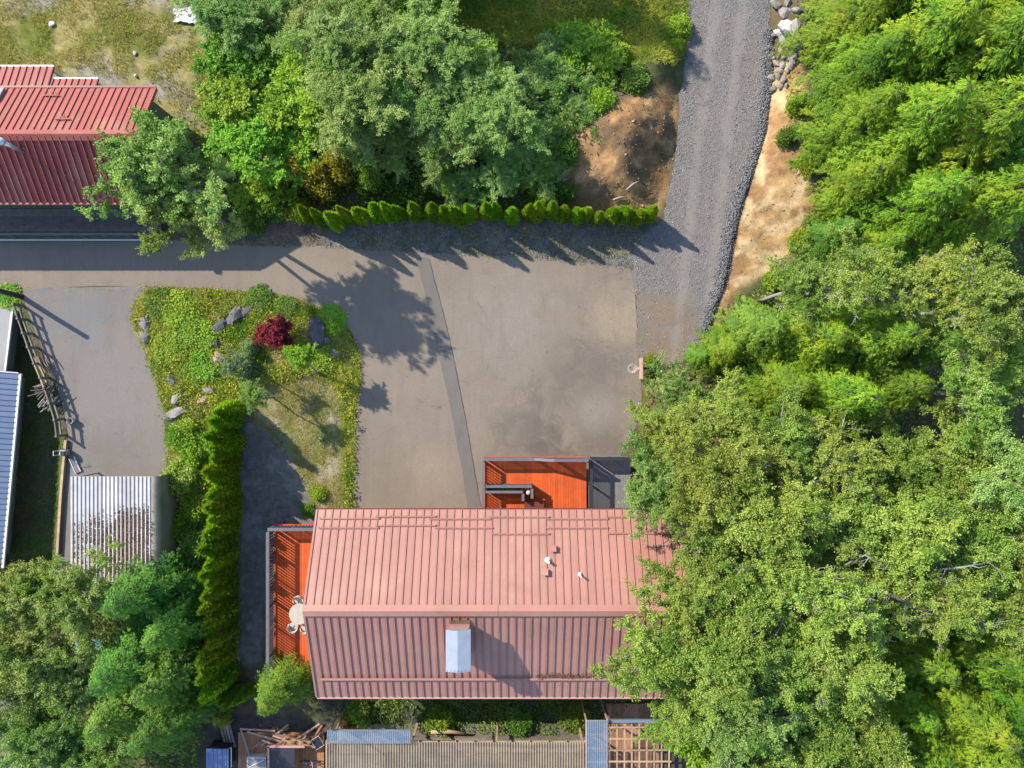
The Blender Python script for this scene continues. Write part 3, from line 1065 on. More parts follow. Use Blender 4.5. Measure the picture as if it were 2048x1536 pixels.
    MB().add([(a0, b0, zt + .02), (xm, b0, zt + .16), (a1, b0, zt + .02), (a0, b1, zt + .02), (xm, b1, zt + .16), (a1, b1, zt + .02),
              (a0, b0, zt - .12), (a1, b0, zt - .12), (a0, b1, zt - .12), (a1, b1, zt - .12)],
             [(0, 1, 4, 3), (1, 2, 5, 4), (6, 7, 2, 1, 0), (9, 8, 3, 4, 5), (8, 6, 0, 3), (7, 9, 5, 2), (6, 8, 9, 7)]).build('chimney_cap', MATS['galvanised'], ch)
    mb = MB()
    for i in range(7):
        mb.box((a0 + .08 + i * (a1 - a0 - .16) / 6, b0 + .06, zt + .03 + .13 * (1 - abs(i - 3) / 3.0)), (.03, .03, .03))
    mb.build('bolts', MATS['black_plastic'], ch)
    MB().bar((cx0 - .02, cy1 + .10, zdn(cy1 + .1) + .06), (cx1 + .02, cy1 + .10, zdn(cy1 + .1) + .06), .18, .06).build('flashing', MATS['leaf_litter'], ch)
    return t


main_house()


def railing(parent, p0, p1, h, mat, step=.155, post=1.35, hb=None, cap=.14, bw=.055):
    """cap rail, bottom rail, posts and balusters from floor point p0 to p1; h may be (h0,h1)"""
    p0, p1 = Vector(p0), Vector(p1)
    h0, h1 = (h, h) if not hasattr(h, '__len__') else h
    d = p1 - p0
    L = d.length
    u = d / L
    r = MB().bar(p0 + Vector((0, 0, h0)), p1 + Vector((0, 0, h1)), cap, .045).bar(p0 + Vector((0, 0, .10)) + u * .01, p1 + Vector((0, 0, .10)) - u * .01, .06, .05) \
        .bar(p0 + Vector((0, 0, h0 - .08)) + u * .012, p1 + Vector((0, 0, h1 - .08)) - u * .012, .05, .07).build('railing', MATS[mat], parent)
    n = max(1, int(round(L / post)))
    pm = MB().box((0, 0, .5), (.09, .09, 1.0)).mesh('post')
    for i in range(n + 1):
        f = min(max(i / n, .05 / L), 1 - .05 / L)
        o = link_mesh('post', pm, MATS[mat], r, p0 + d * f - Vector((0, 0, .0)))
        o.scale = (1, 1, h0 + (h1 - h0) * f - .03)
    bm_ = MB().box((0, 0, .5), (bw, bw, 1.0)).mesh('baluster')
    k = int(L / step)
    for i in range(1, k):
        f = i / k
        if abs((f * n) - round(f * n)) < .06 / (L / n): continue
        o = link_mesh('baluster', bm_, MATS[mat], r, p0 + d * f + Vector((0, 0, .10)))
        o.scale = (1, 1, h0 + (h1 - h0) * f - .15)
    return r


def deck(name, label, x0, x1, y0, y1, z, mat, axis, bwid=.14, legs=True, leg_mat='grey_rail', joist='dark_timber'):
    """boarded deck; axis = direction the boards run"""
    t = thing(name, label, 'deck', ((x0 + x1) / 2, (y0 + y1) / 2, 0))
    MB().box(((x0 + x1) / 2, (y0 + y1) / 2, z - .12), (x1 - x0 - .06, y1 - y0 - .06, .16)).build('frame', MATS[joist], t)
    if axis == 'y':
        n = int(round((x1 - x0) / bwid))
        w = (x1 - x0) / n
        me = MB().box((0, 0, -.018), (w - .008, y1 - y0, .036)).mesh('board')
        for i in range(n):
            link_mesh('board', me, MATS[mat], t, (x0 + (i + .5) * w, (y0 + y1) / 2, z + random.uniform(-.002, .002)))
    else:
        n = int(round((y1 - y0) / bwid))
        w = (y1 - y0) / n
        me = MB().box((0, 0, -.018), (x1 - x0, w - .008, .036)).mesh('board')
        for i in range(n):
            link_mesh('board', me, MATS[mat], t, ((x0 + x1) / 2, y0 + (i + .5) * w, z + random.uniform(-.002, .002)))
    if legs and z > .3:
        pm = MB().box((0, 0, (z - .2) / 2 - .1), (.12, .12, z - .2 + .2)).mesh('leg')
        for x in (x0 + .15, x1 - .15):
            for y in (y0 + .15, y1 - .15):
                link_mesh('leg', pm, MATS[leg_mat], t, (x, y, 0))
    return t


DZ = 1.2
# front deck
fx0, fx1, fy1, fy0 = WX(966, DZ), WX(1173, DZ), WY(916, DZ + 1) - .02, -6.93
fd = deck('entry_deck', 'bright orange entry deck with grey railings above the house eave', fx0, fx1, fy0, fy1, DZ, 'orange_deck', 'y')
xa, xb = WX(1068, DZ), WX(1106, DZ)
railing(fd, (fx0 + .05, fy1 - .06, DZ), (xa, fy1 - .06, DZ), .95, 'grey_rail', cap=.16)
railing(fd, (xa, fy1 - .06, DZ), (xb, fy1 - .06, DZ), (.95, 1.5), 'grey_rail', cap=.14)
railing(fd, (xb, fy1 - .06, DZ), (fx1 - .05, fy1 - .06, DZ), 1.5, 'grey_rail', cap=.14)
railing(fd, (fx0 + .05, fy1 - .20, DZ), (fx0 + .05, fy0 + .1, DZ), .95, 'grey_rail', cap=.14)
ry = WY(973, DZ + .9)
rx = WX(1064, DZ + .9)
railing(fd, (fx0 + .15, ry, DZ), (rx, ry, DZ), .9, 'grey_rail', cap=.14)
railing(fd, (rx, ry - .12, DZ), (rx, WY(997, DZ + .9), DZ), .9, 'grey_rail', cap=.14)
ry2, rx2 = WY(984, DZ + .9), WX(1046, DZ + .9)
railing(fd, (fx0 + .15, ry2, DZ), (rx2, ry2, DZ), .9, 'grey_rail', cap=.14)
railing(fd, (rx2, ry2 - .10, DZ), (rx2, WY(1002, DZ + .9), DZ), .9, 'grey_rail', cap=.14)
pl = thing('planter_box', 'narrow dark planter between the two inner deck rails', 'planter', ((fx0 + rx2) / 2 + .1, (ry + ry2) / 2, DZ))
pcx, pcy = (fx0 + rx2) / 2 + .1, (ry + ry2) / 2
MB().box((pcx, pcy, DZ + .16), (rx2 - fx0 - .5, .16, .30)).build('box', MATS['dark_timber'], pl)
rg = np.random.default_rng(9)
P = np.stack([rg.uniform(fx0 + .35, rx2 - .3, 260), pcy + rg.normal(0, .05, 260), DZ + .3 + rg.uniform(0, .2, 260)], 1)
me = leaf_mesh('plants', P - np.array(list(WLOC[pl])), rg.normal(0, 1, P.shape), unit(rg.normal(0, .4, P.shape) + np.array([0, 0, 1.])), .09, .05, rg.uniform(0, 1, 260))
link_mesh('plants', me, MATS['undergrowth_leaf'], pl)['kind'] = 'stuff'
lt = thing('globe_lamp', 'small round lamp on a post at the corner of the inner deck rail', 'lamp', (WX(1057, 2.0), WY(985, 2.0), DZ))
lc = WLOC[lt]
MB().tube([lc, lc + Vector((0, 0, .75))], .03, 8).build('post', MATS['dark_rail'], lt)
MB().lathe(lc + Vector((0, 0, .74)), [(.03, 0), (.10, .05), (.13, .13), (.10, .21), (.03, .25)], 14).build('globe', MATS['cream_cloth'], lt, True)
bn = thing('storage_bench', 'dark red slatted bench against the house on the orange entry deck', 'bench', (WX(1068, DZ), WY(1008, DZ), DZ))
bc = WLOC[bn]
MB().box(bc + Vector((0, -.1, .22)), (1.0, .50, .40)).build('body', MATS['dark_red_paint'], bn)
sm = MB().box((0, 0, 0), (1.04, .10, .03)).mesh('slat')
for i in range(5):
    link_mesh('slat', sm, MATS['dark_red_paint'], bn, bc + Vector((0, -.32 + i * .115, .44)))

# side deck beyond the entry deck, dark
gx0, gx1 = fx1 + .12, WX(1262, DZ)
gd = deck('grey_deck', 'weathered grey deck with black railing half hidden by the alder', gx0, gx1, -6.93, fy1 + .02, DZ - .1, 'dark_deck', 'y', leg_mat='dark_rail')
railing(gd, (gx0 + .05, fy1 - .05, DZ - .1), (gx1 - .05, fy1 - .05, DZ - .1), 1.1, 'dark_rail', step=.14)
railing(gd, (gx0 + .05, fy1 - .17, DZ - .1), (gx0 + .05, -6.85, DZ - .1), 1.1, 'dark_rail', step=.14)

# left deck
lx0, lx1, ly1, ly0 = WX(547, DZ), -9.38, WY(1056, DZ + 1), WY(1352, DZ)
ld = deck('side_deck', 'orange side deck with long grey railing at the gable end of the house', lx0, lx1, ly0, ly1, DZ, 'orange_deck', 'y')
railing(ld, (lx0 + .05, ly1 - .06, DZ), (lx1 - .05, ly1 - .06, DZ), 1.08, 'grey_rail', cap=.17)
railing(ld, (lx0 + .05, ly1 - .20, DZ), (lx0 + .05, ly0 + .06, DZ), 1.08, 'grey_rail', cap=.17)

# patio table and chairs on the side deck
tc = W(599, 1228, DZ + .7)
tb = thing('patio_table', 'round glass patio table on the orange side deck by the gable', 'table', (tc.x, tc.y, DZ))
MB().lathe((tc.x, tc.y, DZ + .69), [(.52, 0), (.54, .012), (.54, .02), (.50, .024)], 28).build('table_top', MATS['table_glass'], tb)
MB().lathe((tc.x, tc.y, DZ + .68), [(.53, 0), (.56, .0), (.56, .045), (.535, .045)], 28).build('rim', MATS['cream_cloth'], tb)
for a in range(4):
    d = Vector((math.cos(a * 1.571 + .78), math.sin(a * 1.571 + .78), 0))
    MB().tube([Vector((tc.x, tc.y, DZ)) + d * .42, Vector((tc.x, tc.y, DZ + .69)) + d * .34], .018, 6).build('leg', MATS['cream_cloth'], tb)


def patio_chair(px, py, face, label):
    c = W(px, py, DZ + .45)
    t = thing('patio_chair', label, 'chair', (c.x, c.y, DZ), 'patio chairs on the side deck', face)
    WLOC[t] = Vector((0, 0, 0))

    def part(mb, nm, mt):
        o = bpy.data.objects.new(nm, mb.mesh(nm))
        COL.objects.link(o)
        o.data.materials.append(MATS[mt])
        o.parent = t
    part(MB().lathe((0, 0, .40), [(.20, 0), (.235, .02), (.235, .05), (.18, .06)], 18), 'seat', 'cream_cloth')
    arc = [Vector((.26 * math.cos(a), .26 * math.sin(a), .66)) for a in np.linspace(R(75), R(285), 12)]
    part(MB().tube(arc, .022, 6), 'arm_rail', 'white_paint')
    back = MB()
    for a in np.linspace(R(120), R(240), 7):
        back.bar((.24 * math.cos(a), .24 * math.sin(a), .43), (.27 * math.cos(a), .27 * math.sin(a), .82), .07, .015, up=(math.cos(a), math.sin(a), 0))
    part(back, 'backrest', 'cream_cloth')
    for a in (45, 135, 225, 315):
        part(MB().tube([(.17 * math.cos(R(a)), .17 * math.sin(R(a)), .41), (.25 * math.cos(R(a)), .25 * math.sin(R(a)), 0)], .016, 6), 'leg', 'white_paint')


patio_chair(598, 1200, R(-80), 'cream patio chair above the round table on the side deck')
patio_chair(588, 1252, R(60), 'cream patio chair below the round table on the side deck')
patio_chair(612, 1254, R(110), 'cream patio chair tucked under the gable edge beside the table')


# ---- neighbour house top left
def red_house():
    xR, xL = -18.30, -34.20
    yU, zU, yR, zR, yD, zD = 15.19, 3.5, 12.15, 5.35, 9.37, 3.55
    t = thing('neighbour_house', 'neighbouring house with bright red ribbed metal roof at top left', 'house', (-25, 12, 0))
    sec = [(yD + .45, -.2), (yU - .45, -.2), (yU - .45, zU + .12), (yR, zR - .14), (yD + .45, zD + .14)]
    MB().add([(xL + .4, a, b) for a, b in sec] + [(xR - .4, a, b) for a, b in sec],
             [(0, 1, 2, 3, 4), (9, 8, 7, 6, 5)] + [(i, 5 + i, 5 + (i + 1) % 5, (i + 1) % 5) for i in range(5)]).build('wall', MATS['dull_green_paint'], t)
    th = .1
    sec = [(yU, zU), (yR, zR), (yD, zD), (yD, zD - th), (yR, zR - th), (yU, zU - th)]
    roof = MB().add([(xL, a, b) for a, b in sec] + [(xR, a, b) for a, b in sec],
                    [(0, 1, 4, 5), (1, 2, 3, 4), (11, 10, 7, 6), (10, 9, 8, 7)] + [(i, 6 + i, 6 + (i + 1) % 6, (i + 1) % 6) for i in range(6)]).build('roof', MATS['dark_red_paint'], t)
    n = 46
    pw = (xR - xL) / n
    roof_slope(roof, xL, n, pw, yR, zR, yU + .02, zU, 'red_metal', 1, .05)
    roof_slope(roof, xL, n, pw, yD - .02, zD, yR, zR, 'red_metal', 0, .12)
    MB().box(((xL + xR) / 2, yR + .13, zR + .05), (xR - xL, .30, .03), M=Matrix.Rotation(-R(31), 3, 'X')).box(((xL + xR) / 2, yR - .13, zR + .05), (xR - xL, .30, .031), M=Matrix.Rotation(R(33), 3, 'X')).build('ridge_cap', MATS['red_metal'], roof)
    MB().bar((xR + .03, yU, zU), (xR + .03, yR, zR), .06, .18).bar((xR + .03, yD, zD), (xR + .03, yR, zR), .058, .18).build('rake_trim', MATS['red_metal'], roof)
    MB().box(((xL + xR) / 2, yD - .09, zD - .04), (xR - xL, .13, .12)).build('gutter', MATS['red_metal'], roof)
    MB().box(((xL + xR) / 2, yU + .08, zU - .0), (xR - xL, .10, .12)).build('gutter', MATS['dark_red_paint'], roof)
    # porch roofs beyond the upper eave
    for a, b, py in ((-40, 107, 133), (107, 196, 158)):
        z1 = 2.95 if py == 133 else 3.2
        y1 = WY(py, z1)
        xa, xb = WX(a, z1), WX(b, z1)
        pr = MB().add([(xa, yU + .16, zU - .12), (xb, yU + .16, zU - .12), (xb, y1, z1 - .03), (xa, y1, z1 - .03), (xa, yU + .16, zU - .22), (xb, yU + .16, zU - .22), (xb, y1, z1 - .13), (xa, y1, z1 - .13)],
                      [(0, 1, 2, 3), (7, 6, 5, 4), (0, 4, 5, 1), (1, 5, 6, 2), (2, 6, 7, 3), (3, 7, 4, 0)]).build('porch_roof', MATS['dark_red_paint'], t)
        k = int(round((xb - xa) / pw))
        roof_slope(pr, xa, k, (xb - xa) / k, yU + .16, zU - .115, y1, z1 - .025, 'red_metal', 1, .05)
        MB().box(((xa + xb) / 2, y1 + .05, z1 - .06), (xb - xa, .08, .10)).build('gutter', MATS['white_paint'], pr)
        MB().box((xb - .2, y1 - .1, z1 / 2 - .15), (.12, .12, z1 + .1)).build('porch_post', MATS['white_paint'], t)

    def zup(y): return zU + (y - yU) * (zR - zU) / (yR - yU)
    def zdn(y): return zD + (y - yD) * (zR - zD) / (yR - yD)

    def solve(px, py, f):
        z = 4.5
        for _ in range(12): z = f(WY(py, z)) + .05
        return W(px, py, z)
    for px, py in ((105, 192), (127, 239)):
        c = solve(px, py, zup)
        MB().bar(c + Vector((-.38, 0, .08)), c + Vector((.38, 0, .08)), .05, .06).bar(c + Vector((0, .02, .08)), c + Vector((-.2, .32, .0)), .03, .03).bar(c + Vector((.0, .02, .08)), c + Vector((.06, .3, -.02)), .03, .03) \
            .box(c + Vector((-.3, 0, .02)), (.05, .08, .1)).box(c + Vector((.3, 0, .02)), (.05, .08, .1)).build('snow_guard', MATS['red_metal'], roof)
    c = solve(45, 303, zdn)
    ft = MB().tube([c - Vector((0, 0, .2)), c + Vector((0, 0, 1.35))], .10, 12).build('flue_pipe', MATS['galvanised'], t, True)
    MB().lathe(c + Vector((0, 0, 1.33)), [(.10, 0), (.17, .05), (.20, .14), (.15, .23), (.05, .28)], 16).build('flue_cap', MATS['galvanised'], ft, True)
    MB().box(c + Vector((-.05, .14, .06)), (.45, .12, .14)).build('flashing', MATS['red_metal'], ft)
    MB().tube([c + Vector((0, 0, 1.0)), c + Vector((.75, .6, zdn(c.y + .6) - c.z))], .012, 5).tube([c + Vector((0, 0, 1.0)), c + Vector((-.7, .6, zdn(c.y + .6) - c.z))], .012, 5).build('stay_wire', MATS['dark_rail'], ft)
    c = solve(2, 190, zup)
    MB().box(c + Vector((-.35, 0, .1)), (.9, .9, .12), M=Matrix.Rotation(-R(31), 3, 'X')).build('skylight', MATS['grey_membrane'], roof)
    # shaded porch at the foot of the wall
    d = deck('porch', 'dark shaded porch with pale edge below the bright red roof', -33.5, -19.6, 8.1, 9.8, .35, 'weathered_wood', 'x', leg_mat='dark_rail')
    MB().box((-26.55, 8.05, .32), (13.9, .06, .14)).build('edge_board', MATS['white_paint'], d)
    railing(d, (-28.9, 8.17, .35), (-19.8, 8.17, .35), .9, 'grey_rail', step=.16, bw=.03, cap=.10)


red_house()


# ---- blue-grey roof at the left edge
def left_building():
    EZ = .3
    a = W(38, 747, EZ)
    b = W(6, 1100, EZ)
    u = (b - a).normalized()
    v = Vector((u.y, -u.x, 0))           # pointing left/outwards
    if v.x > 0: v = -v
    Lr = (b - a).length + 1.0
    t = thing('blue_roofed_house', 'house corner with blue-grey standing seam roof at the left edge', 'house', (a.x - 3, a.y - 4.5, -1.5))
    c = a + u * (Lr / 2) + v * 3.0
    rz = math.atan2(u.y, u.x)
    MB().box((c.x, c.y, EZ - 1.2), (Lr - .6, 4.4, 2.1), rz).build('wall', MATS['grey_membrane'], t)
    slope = R(14)
    rise = 3.2 * math.tan(slope)
    z0 = EZ
    r0, r1, r2, r3 = a, a + u * Lr, a + u * Lr + v * 3.2, a + v * 3.2
    r4, r5 = a + v * 6.4, a + u * Lr + v * 6.4
    Z = lambda p, z: (p.x, p.y, z)
    roof = MB().add([Z(r0, z0), Z(r1, z0), Z(r2, z0 + rise), Z(r3, z0 + rise), Z(r4, z0), Z(r5, z0)] + [Z(r0, z0 - .12), Z(r1, z0 - .12), Z(r2, z0 + rise - .12), Z(r3, z0 + rise - .12), Z(r4, z0 - .12), Z(r5, z0 - .12)],
                    [(0, 1, 2, 3), (3, 2, 5, 4), (9, 8, 7, 6), (10, 11, 8, 9), (0, 6, 7, 1), (1, 7, 8, 2), (2, 8, 11, 5), (5, 11, 10, 4), (4, 10, 9, 3), (3, 9, 6, 0)]).build('roof', MATS['dark_rail'], t)
    pw = .305
    n = int(Lr / pw)
    Ls = 3.2 / math.cos(slope)
    me = MB().box((pw / 2, Ls / 2, .012), (pw - .004, Ls, .024)).box((.018, Ls / 2, .05), (.035, Ls, .055)).mesh('roof_panel')
    # local x runs against u so that local y (up the slope) points along v
    X = Vector((-u.x, -u.y, 0))
    if X.cross(v).z < 0: X = -X
    Y = (v * math.cos(slope) + Vector((0, 0, math.sin(slope)))).normalized()
    Mx = Matrix((X, Y, X.cross(Y))).transposed()
    for i in range(n):
        s = (i + 1) * pw if X.dot(u) < 0 else i * pw
        o = link_mesh('roof_panel', me, MATS['blue_metal'], roof, a + u * s)
        o.rotation_euler = Mx.to_euler()
    MB().bar(a - v * .07 - Vector((0, 0, .03)), a + u * Lr - v * .07 - Vector((0, 0, .03)), .13, .11).build('gutter', MATS['white_paint'], roof)
    MB().bar(a - u * .03 + Vector((0, 0, .02)), a - u * .03 + v * 3.2 + Vector((0, 0, .02 + rise)), .06, .14).build('rake_trim', MATS['white_paint'], roof)
    # flat-roofed annex beyond it
    p, q = W(27, 618, .0), W(12, 742, .0)
    t2 = thing('annex', 'flat grey roofed annex beside the blue-grey roof at the left edge', 'building', (p.x - 2.5, (p.y + q.y) / 2, -1.5))
    pts = [(p.x, p.y), (q.x, q.y), (q.x - 5, q.y), (p.x - 5, p.y + .8)]
    MB().prism([(x - .6, y) for x, y in pts], -1.8, -.12).build('wall', MATS['grey_membrane'], t2)
    MB().prism([(x, y) for x, y in pts], -.115, .0).build('flat_roof', MATS['grey_membrane'], t2)
    MB().bar((p.x - .03, p.y, .03), (q.x - .03, q.y, .03), .1, .06).build('edge_trim', MATS['white_paint'], t2)


left_building()


# ---- metal carport
def carport():
    z = 2.35
    x0, x1, y1, y0 = WX(141, z), WX(304, z), WY(953, z), WY(1165, z)
    t = thing('metal_carport', 'carport with pale ribbed metal roof littered with brown leaves', 'carport', ((x0 + x1) / 2, (y0 + y1) / 2, 0))
    nsh = 5
    sw = (x1 - x0) / nsh
    mb = MB().box((sw / 2, 0, -.008), (sw - .003, y1 - y0, .016))
    for k in range(4):
        mb.add([(sw * (k + .5) / 4 + dx, sy * (y1 - y0) / 2, zz) for sy in (-1, 1) for dx, zz in ((-.05, 0), (-.025, .05), (.025, .05), (.05, 0))],
               [(0, 1, 5, 4), (1, 2, 6, 5), (2, 3, 7, 6), (3, 2, 1, 0), (4, 5, 6, 7)])
    me = mb.mesh('roof_sheet')
    for i in range(nsh):
        link_mesh('roof_sheet', me, MATS['white_metal'], t, (x0 + i * sw, (y0 + y1) / 2, z))
    # rolled right side, down to the ground
    prof = [(x1, z - .002)] + [(x1 + .34 * math.sin(a), z - .34 * (1 - math.cos(a))) for a in np.linspace(.25, math.pi / 2, 6)] + [(x1 + .36, 1.2), (x1 + .36, .15)]
    sd = MB()
    for (xa, za), (xb, zb) in zip(prof[:-1], prof[1:]):
        sd.quad((xa, y0, za), (xb, y0, zb), (xb, y1, zb), (xa, y1, za))
        sd.quad((xa - .02, y0, za - .02), (xa - .02, y1, za - .02), (xb - .02, y1, zb - .02), (xb - .02, y0, zb - .02))
    for i in range(6):
        zz = 1.9 - i * .28
        sd.box((x1 + .365, (y0 + y1) / 2, zz), (.02, y1 - y0, .05))
    sd.build('side_panel', MATS['beige_metal'], t)
    for x in (x0 + .1, x1 + .2):
        for y in (y0 + .1, (y0 + y1) / 2, y1 - .1):
            MB().box((x, y, 1.12), (.07, .07, 2.28)).build('post', MATS['galvanised'], t)
    MB().box(((x0 + x1) / 2, y1 - .1, z - .08), (x1 - x0, .06, .1)).box(((x0 + x1) / 2, y0 + .1, z - .08), (x1 - x0, .06, .1)).build('beam', MATS['galvanised'], t)
    rg = np.random.default_rng(21)
    n = 9000
    px, py = rg.uniform(150, 306, n), 1005 + rg.gamma(3.0, 32, n)
    dens = smooth(.38, .6, fnoise(px, py, 42, 3)) * smooth(180, 250, px + rg.normal(0, 15, n)) + .25 * smooth(1020, 1090, py)
    k = rg.uniform(0, 1, n) < dens
    P = np.stack([(px - 1024) * (CAM_H - z) / FOC, -(py - 768) * (CAM_H - z) / FOC, np.full(n, z + .012) + rg.uniform(0, .03, n)], 1)[k]
    P = P[P[:, 1] > y0 + .1]
    rw = sw / 4
    P[:, 0] = x0 + (np.floor((P[:, 0] - x0) / rw) + rg.normal(0, .16, len(P))) * rw
    P = P[(P[:, 0] > x0) & (P[:, 0] < x1)]
    me = leaf_mesh('leaf_litter', P - np.array(list(WLOC[t])), rg.normal(0, 1, P.shape) * np.array([1, 1, .15]), unit(rg.normal(0, .25, P.shape) + np.array([0, 0, 1.])), .10, .065, rg.uniform(0, 1, len(P)))
    o = link_mesh('leaf_litter', me, MATS['dead_leaf'], t)
    o['kind'] = 'stuff'


carport()


# ---- covered patio, greenhouse, pergola and yard clutter along the bottom edge
def bottom_yard():
    z = 2.5
    x0, x1 = WX(652, z), WX(1170, z)
    y1, y0 = WY(1484, z), WY(1484, z) - 4.5
    t = thing('patio_roof', 'long yellowed corrugated patio roof along the bottom edge', 'canopy', ((x0 + x1) / 2, (y0 + y1) / 2, 0))
    nsh = 14
    sw = (x1 - x0) / nsh
    mb = MB()
    k = 7
    cw = sw / k
    for i in range(k):
        xa = i * cw
        hs = [(0, 0), (.35, .012), (.45, .062), (.55, .062), (.65, .012), (1, 0)]
        for (a, ha), (b, hb) in zip(hs[:-1], hs[1:]):
            mb.quad((xa + a * cw, -4.5, ha), (xa + b * cw, -4.5, hb), (xa + b * cw, 0, hb), (xa + a * cw, 0, ha))
    me = mb.mesh('roof_sheet')
    for i in range(nsh):
        link_mesh('roof_sheet', me, MATS['yellowed_sheet'], t, (x0 + i * sw, y1, z + .004 * (i % 2)))
    rm = MB().box((0, -2.2, -.07), (.05, 4.5, .12)).mesh('rafter')
    for i in range(nsh + 1):
        link_mesh('rafter', rm, MATS['tan_wood'], t, (x0 + i * sw, y1, z))
    for yy in (y1 - .05, y1 - .75, y1 - 1.6, y1 - 2.4, y1 - 3.2):
        MB().box(((x0 + x1) / 2, yy, z - .165), (x1 - x0 + .1, .05, .06)).build('purlin', MATS['tan_wood'], t)
    for x in (x0 + .1, x0 + 4.5, x0 + 9, x1 - .1):
        for yy in (y1 - .2, y0 + .3):
            MB().box((x, yy, 1.1), (.1, .1, 2.4)).build('post', MATS['tan_wood'], t)
    # slate-coloured upper awning
    z2 = 2.75
    xa, xb, ya, yb = WX(655, z2), WX(822, z2), WY(1458, z2), WY(1483, z2)
    t2 = thing('slate_awning', 'short slate blue corrugated awning above the left end of the patio roof', 'awning', ((xa + xb) / 2, (ya + yb) / 2, 0))
    mb = MB()
    k = 44
    cw = (xb - xa) / k
    for i in range(k):
        for (a, ha), (b, hb) in zip([(0, 0), (.3, .022), (.7, .022)], [(.3, .022), (.7, .022), (1, 0)]):
            mb.quad((xa + (i + a) * cw, yb - .1, z2 + ha), (xa + (i + b) * cw, yb - .1, z2 + hb), (xa + (i + b) * cw, ya, z2 + .1 + hb), (xa + (i + a) * cw, ya, z2 + .1 + ha))
    mb.build('awning_sheet', MATS['blue_sheet'], t2)
    MB().box(((xa + xb) / 2, ya - .05, z2 + .02), (xb - xa, .06, .1)).build('beam', MATS['weathered_wood'], t2)
    for x in (xa + .1, xb - .1):
        MB().box((x, ya - .06, z2 / 2), (.09, .09, z2)).build('post', MATS['weathered_wood'], t2)
    # greenhouse bay
    z3 = 2.7
    xa, xb, ya, yb = WX(1172, z3), WX(1216, z3), WY(1440, z3), WY(1440, z3) - 5
    t3 = thing('greenhouse_bay', 'narrow greenhouse bay with blue ribbed clear roof at the bottom edge', 'greenhouse', ((xa + xb) / 2, (ya + yb) / 2, 0))
    n = 12
    cw = (xb - xa) / n
    mb = MB()
    for i in range(n):
        mb.quad((xa + i * cw, yb, z3), (xa + (i + .5) * cw, yb, z3 + .03), (xa + (i + .5) * cw, ya, z3 + .03), (xa + i * cw, ya, z3))
        mb.quad((xa + (i + .5) * cw, yb, z3 + .03), (xa + (i + 1) * cw, yb, z3), (xa + (i + 1) * cw, ya, z3), (xa + (i + .5) * cw, ya, z3 + .03))
    mb.build('roof_sheet', MATS['blue_sheet'], t3)
    for i in range(7):
        yy = ya - .06 - i * .72
        MB().box(((xa + xb) / 2, yy, z3 - .05), (xb - xa, .05, .06)).build('rafter', MATS['pink_paint'], t3)
    for x in (xa + .02, xb - .02):
        MB().box((x, (ya + yb) / 2, z3 - .11), (.07, ya - yb, .05)).build('beam', MATS['pink_paint'], t3)
        for yy in (ya - .1, ya - 2.6, yb + .1):
            MB().box((x, yy, z3 / 2 - .1), (.07, .07, z3 - .1)).build('post', MATS['pink_paint'], t3)
    # pergola lattice
    z4 = 2.5
    xa, xb, ya, yb = WX(1219, z4), WX(1338, z4), WY(1448, z4), WY(1448, z4) - 5
    t4 = thing('pergola', 'wooden pergola with open lattice of pale beams at the bottom edge', 'pergola', ((xa + xb) / 2, (ya + yb) / 2, 0))
    nb = 9
    for i in range(nb):
        x = xa + i * (xb - xa) / (nb - 1)
        MB().box((x, (ya + yb) / 2, z4), (.06, ya - yb, .14)).build('beam', MATS['tan_wood'], t4)
    for i in range(9):
        MB().box(((xa + xb) / 2, ya - .12 - i * .60, z4 + .11), (xb - xa + .2, .06, .07)).build('slat', MATS['tan_wood'], t4)
    for x in (xa + .05, xb - .05):
        for yy in (ya - .1, yb + .2):
            MB().box((x, yy, z4 / 2 - .1), (.12, .12, z4)).build('post', MATS['weathered_wood'], t4)
    MB().box(((xa + xb) / 2, ya + .12, z4 - .1), (xb - xa, .16, .12)).build('fascia', MATS['blue_metal'], t4)
    d = deck('pergola_floor', 'brown plank floor under the pergola at the bottom edge', xa, xb, yb, ya, .12, 'red_wood', 'y', legs=False)
    d2 = deck('patio_floor', 'brown plank floor under the corrugated patio roof', x0, x1, y0, y1 - .2, .10, 'weathered_wood', 'y', bwid=.3, legs=False)
    # wooden yard deck with clutter
    yd = deck('yard_deck', 'orange plank deck cluttered with lumber at bottom left', WX(478), WX(650) - .02, -24, WY(1462), .14, 'orange_wood', 'y', bwid=.17, legs=False)
    lp = thing('lumber_pile', 'heap of reddish old boards on the cluttered plank deck', 'lumber', (*W(555, 1478)[:2], .14))
    rg = random.Random(4)
    for i in range(26):
        c = W(520 + rg.uniform(0, 110), 1466 + rg.uniform(0, 26), .25)
        a = rg.choice([R(-12), R(-18), R(35), R(50), R(-8)]) + rg.uniform(-.12, .12)
        L = rg.uniform(.8, 2.0)
        MB().box((c.x, c.y, .18 + i * .024), (L, .10, .045), M=Matrix.Rotation(a, 3, 'Z') @ Matrix.Rotation(rg.uniform(-.06, .06), 3, 'Y')).build('board', MATS[rg.choice(['red_wood', 'pink_paint', 'tan_wood'])], lp)
    fr = thing('board_frame', 'open pale timber frame leaning left of the lumber pile', 'frame', (*W(495, 1480)[:2], .14))
    c = W(495, 1482, .3)
    MB().bar(c + Vector((-.35, .75, .1)), c + Vector((.2, -.9, .1)), .09, .06).build('rail', MATS['grey_membrane'], fr)
    MB().bar(c + Vector((-.35, .76, .16)), c + Vector((1.6, .65, .16)), .09, .06).build('rail', MATS['pink_paint'], fr)
    lb = thing('leaning_boards', 'stack of long grey boards leaning beside the blue bin', 'boards', (*W(452, 1470)[:2], 0))
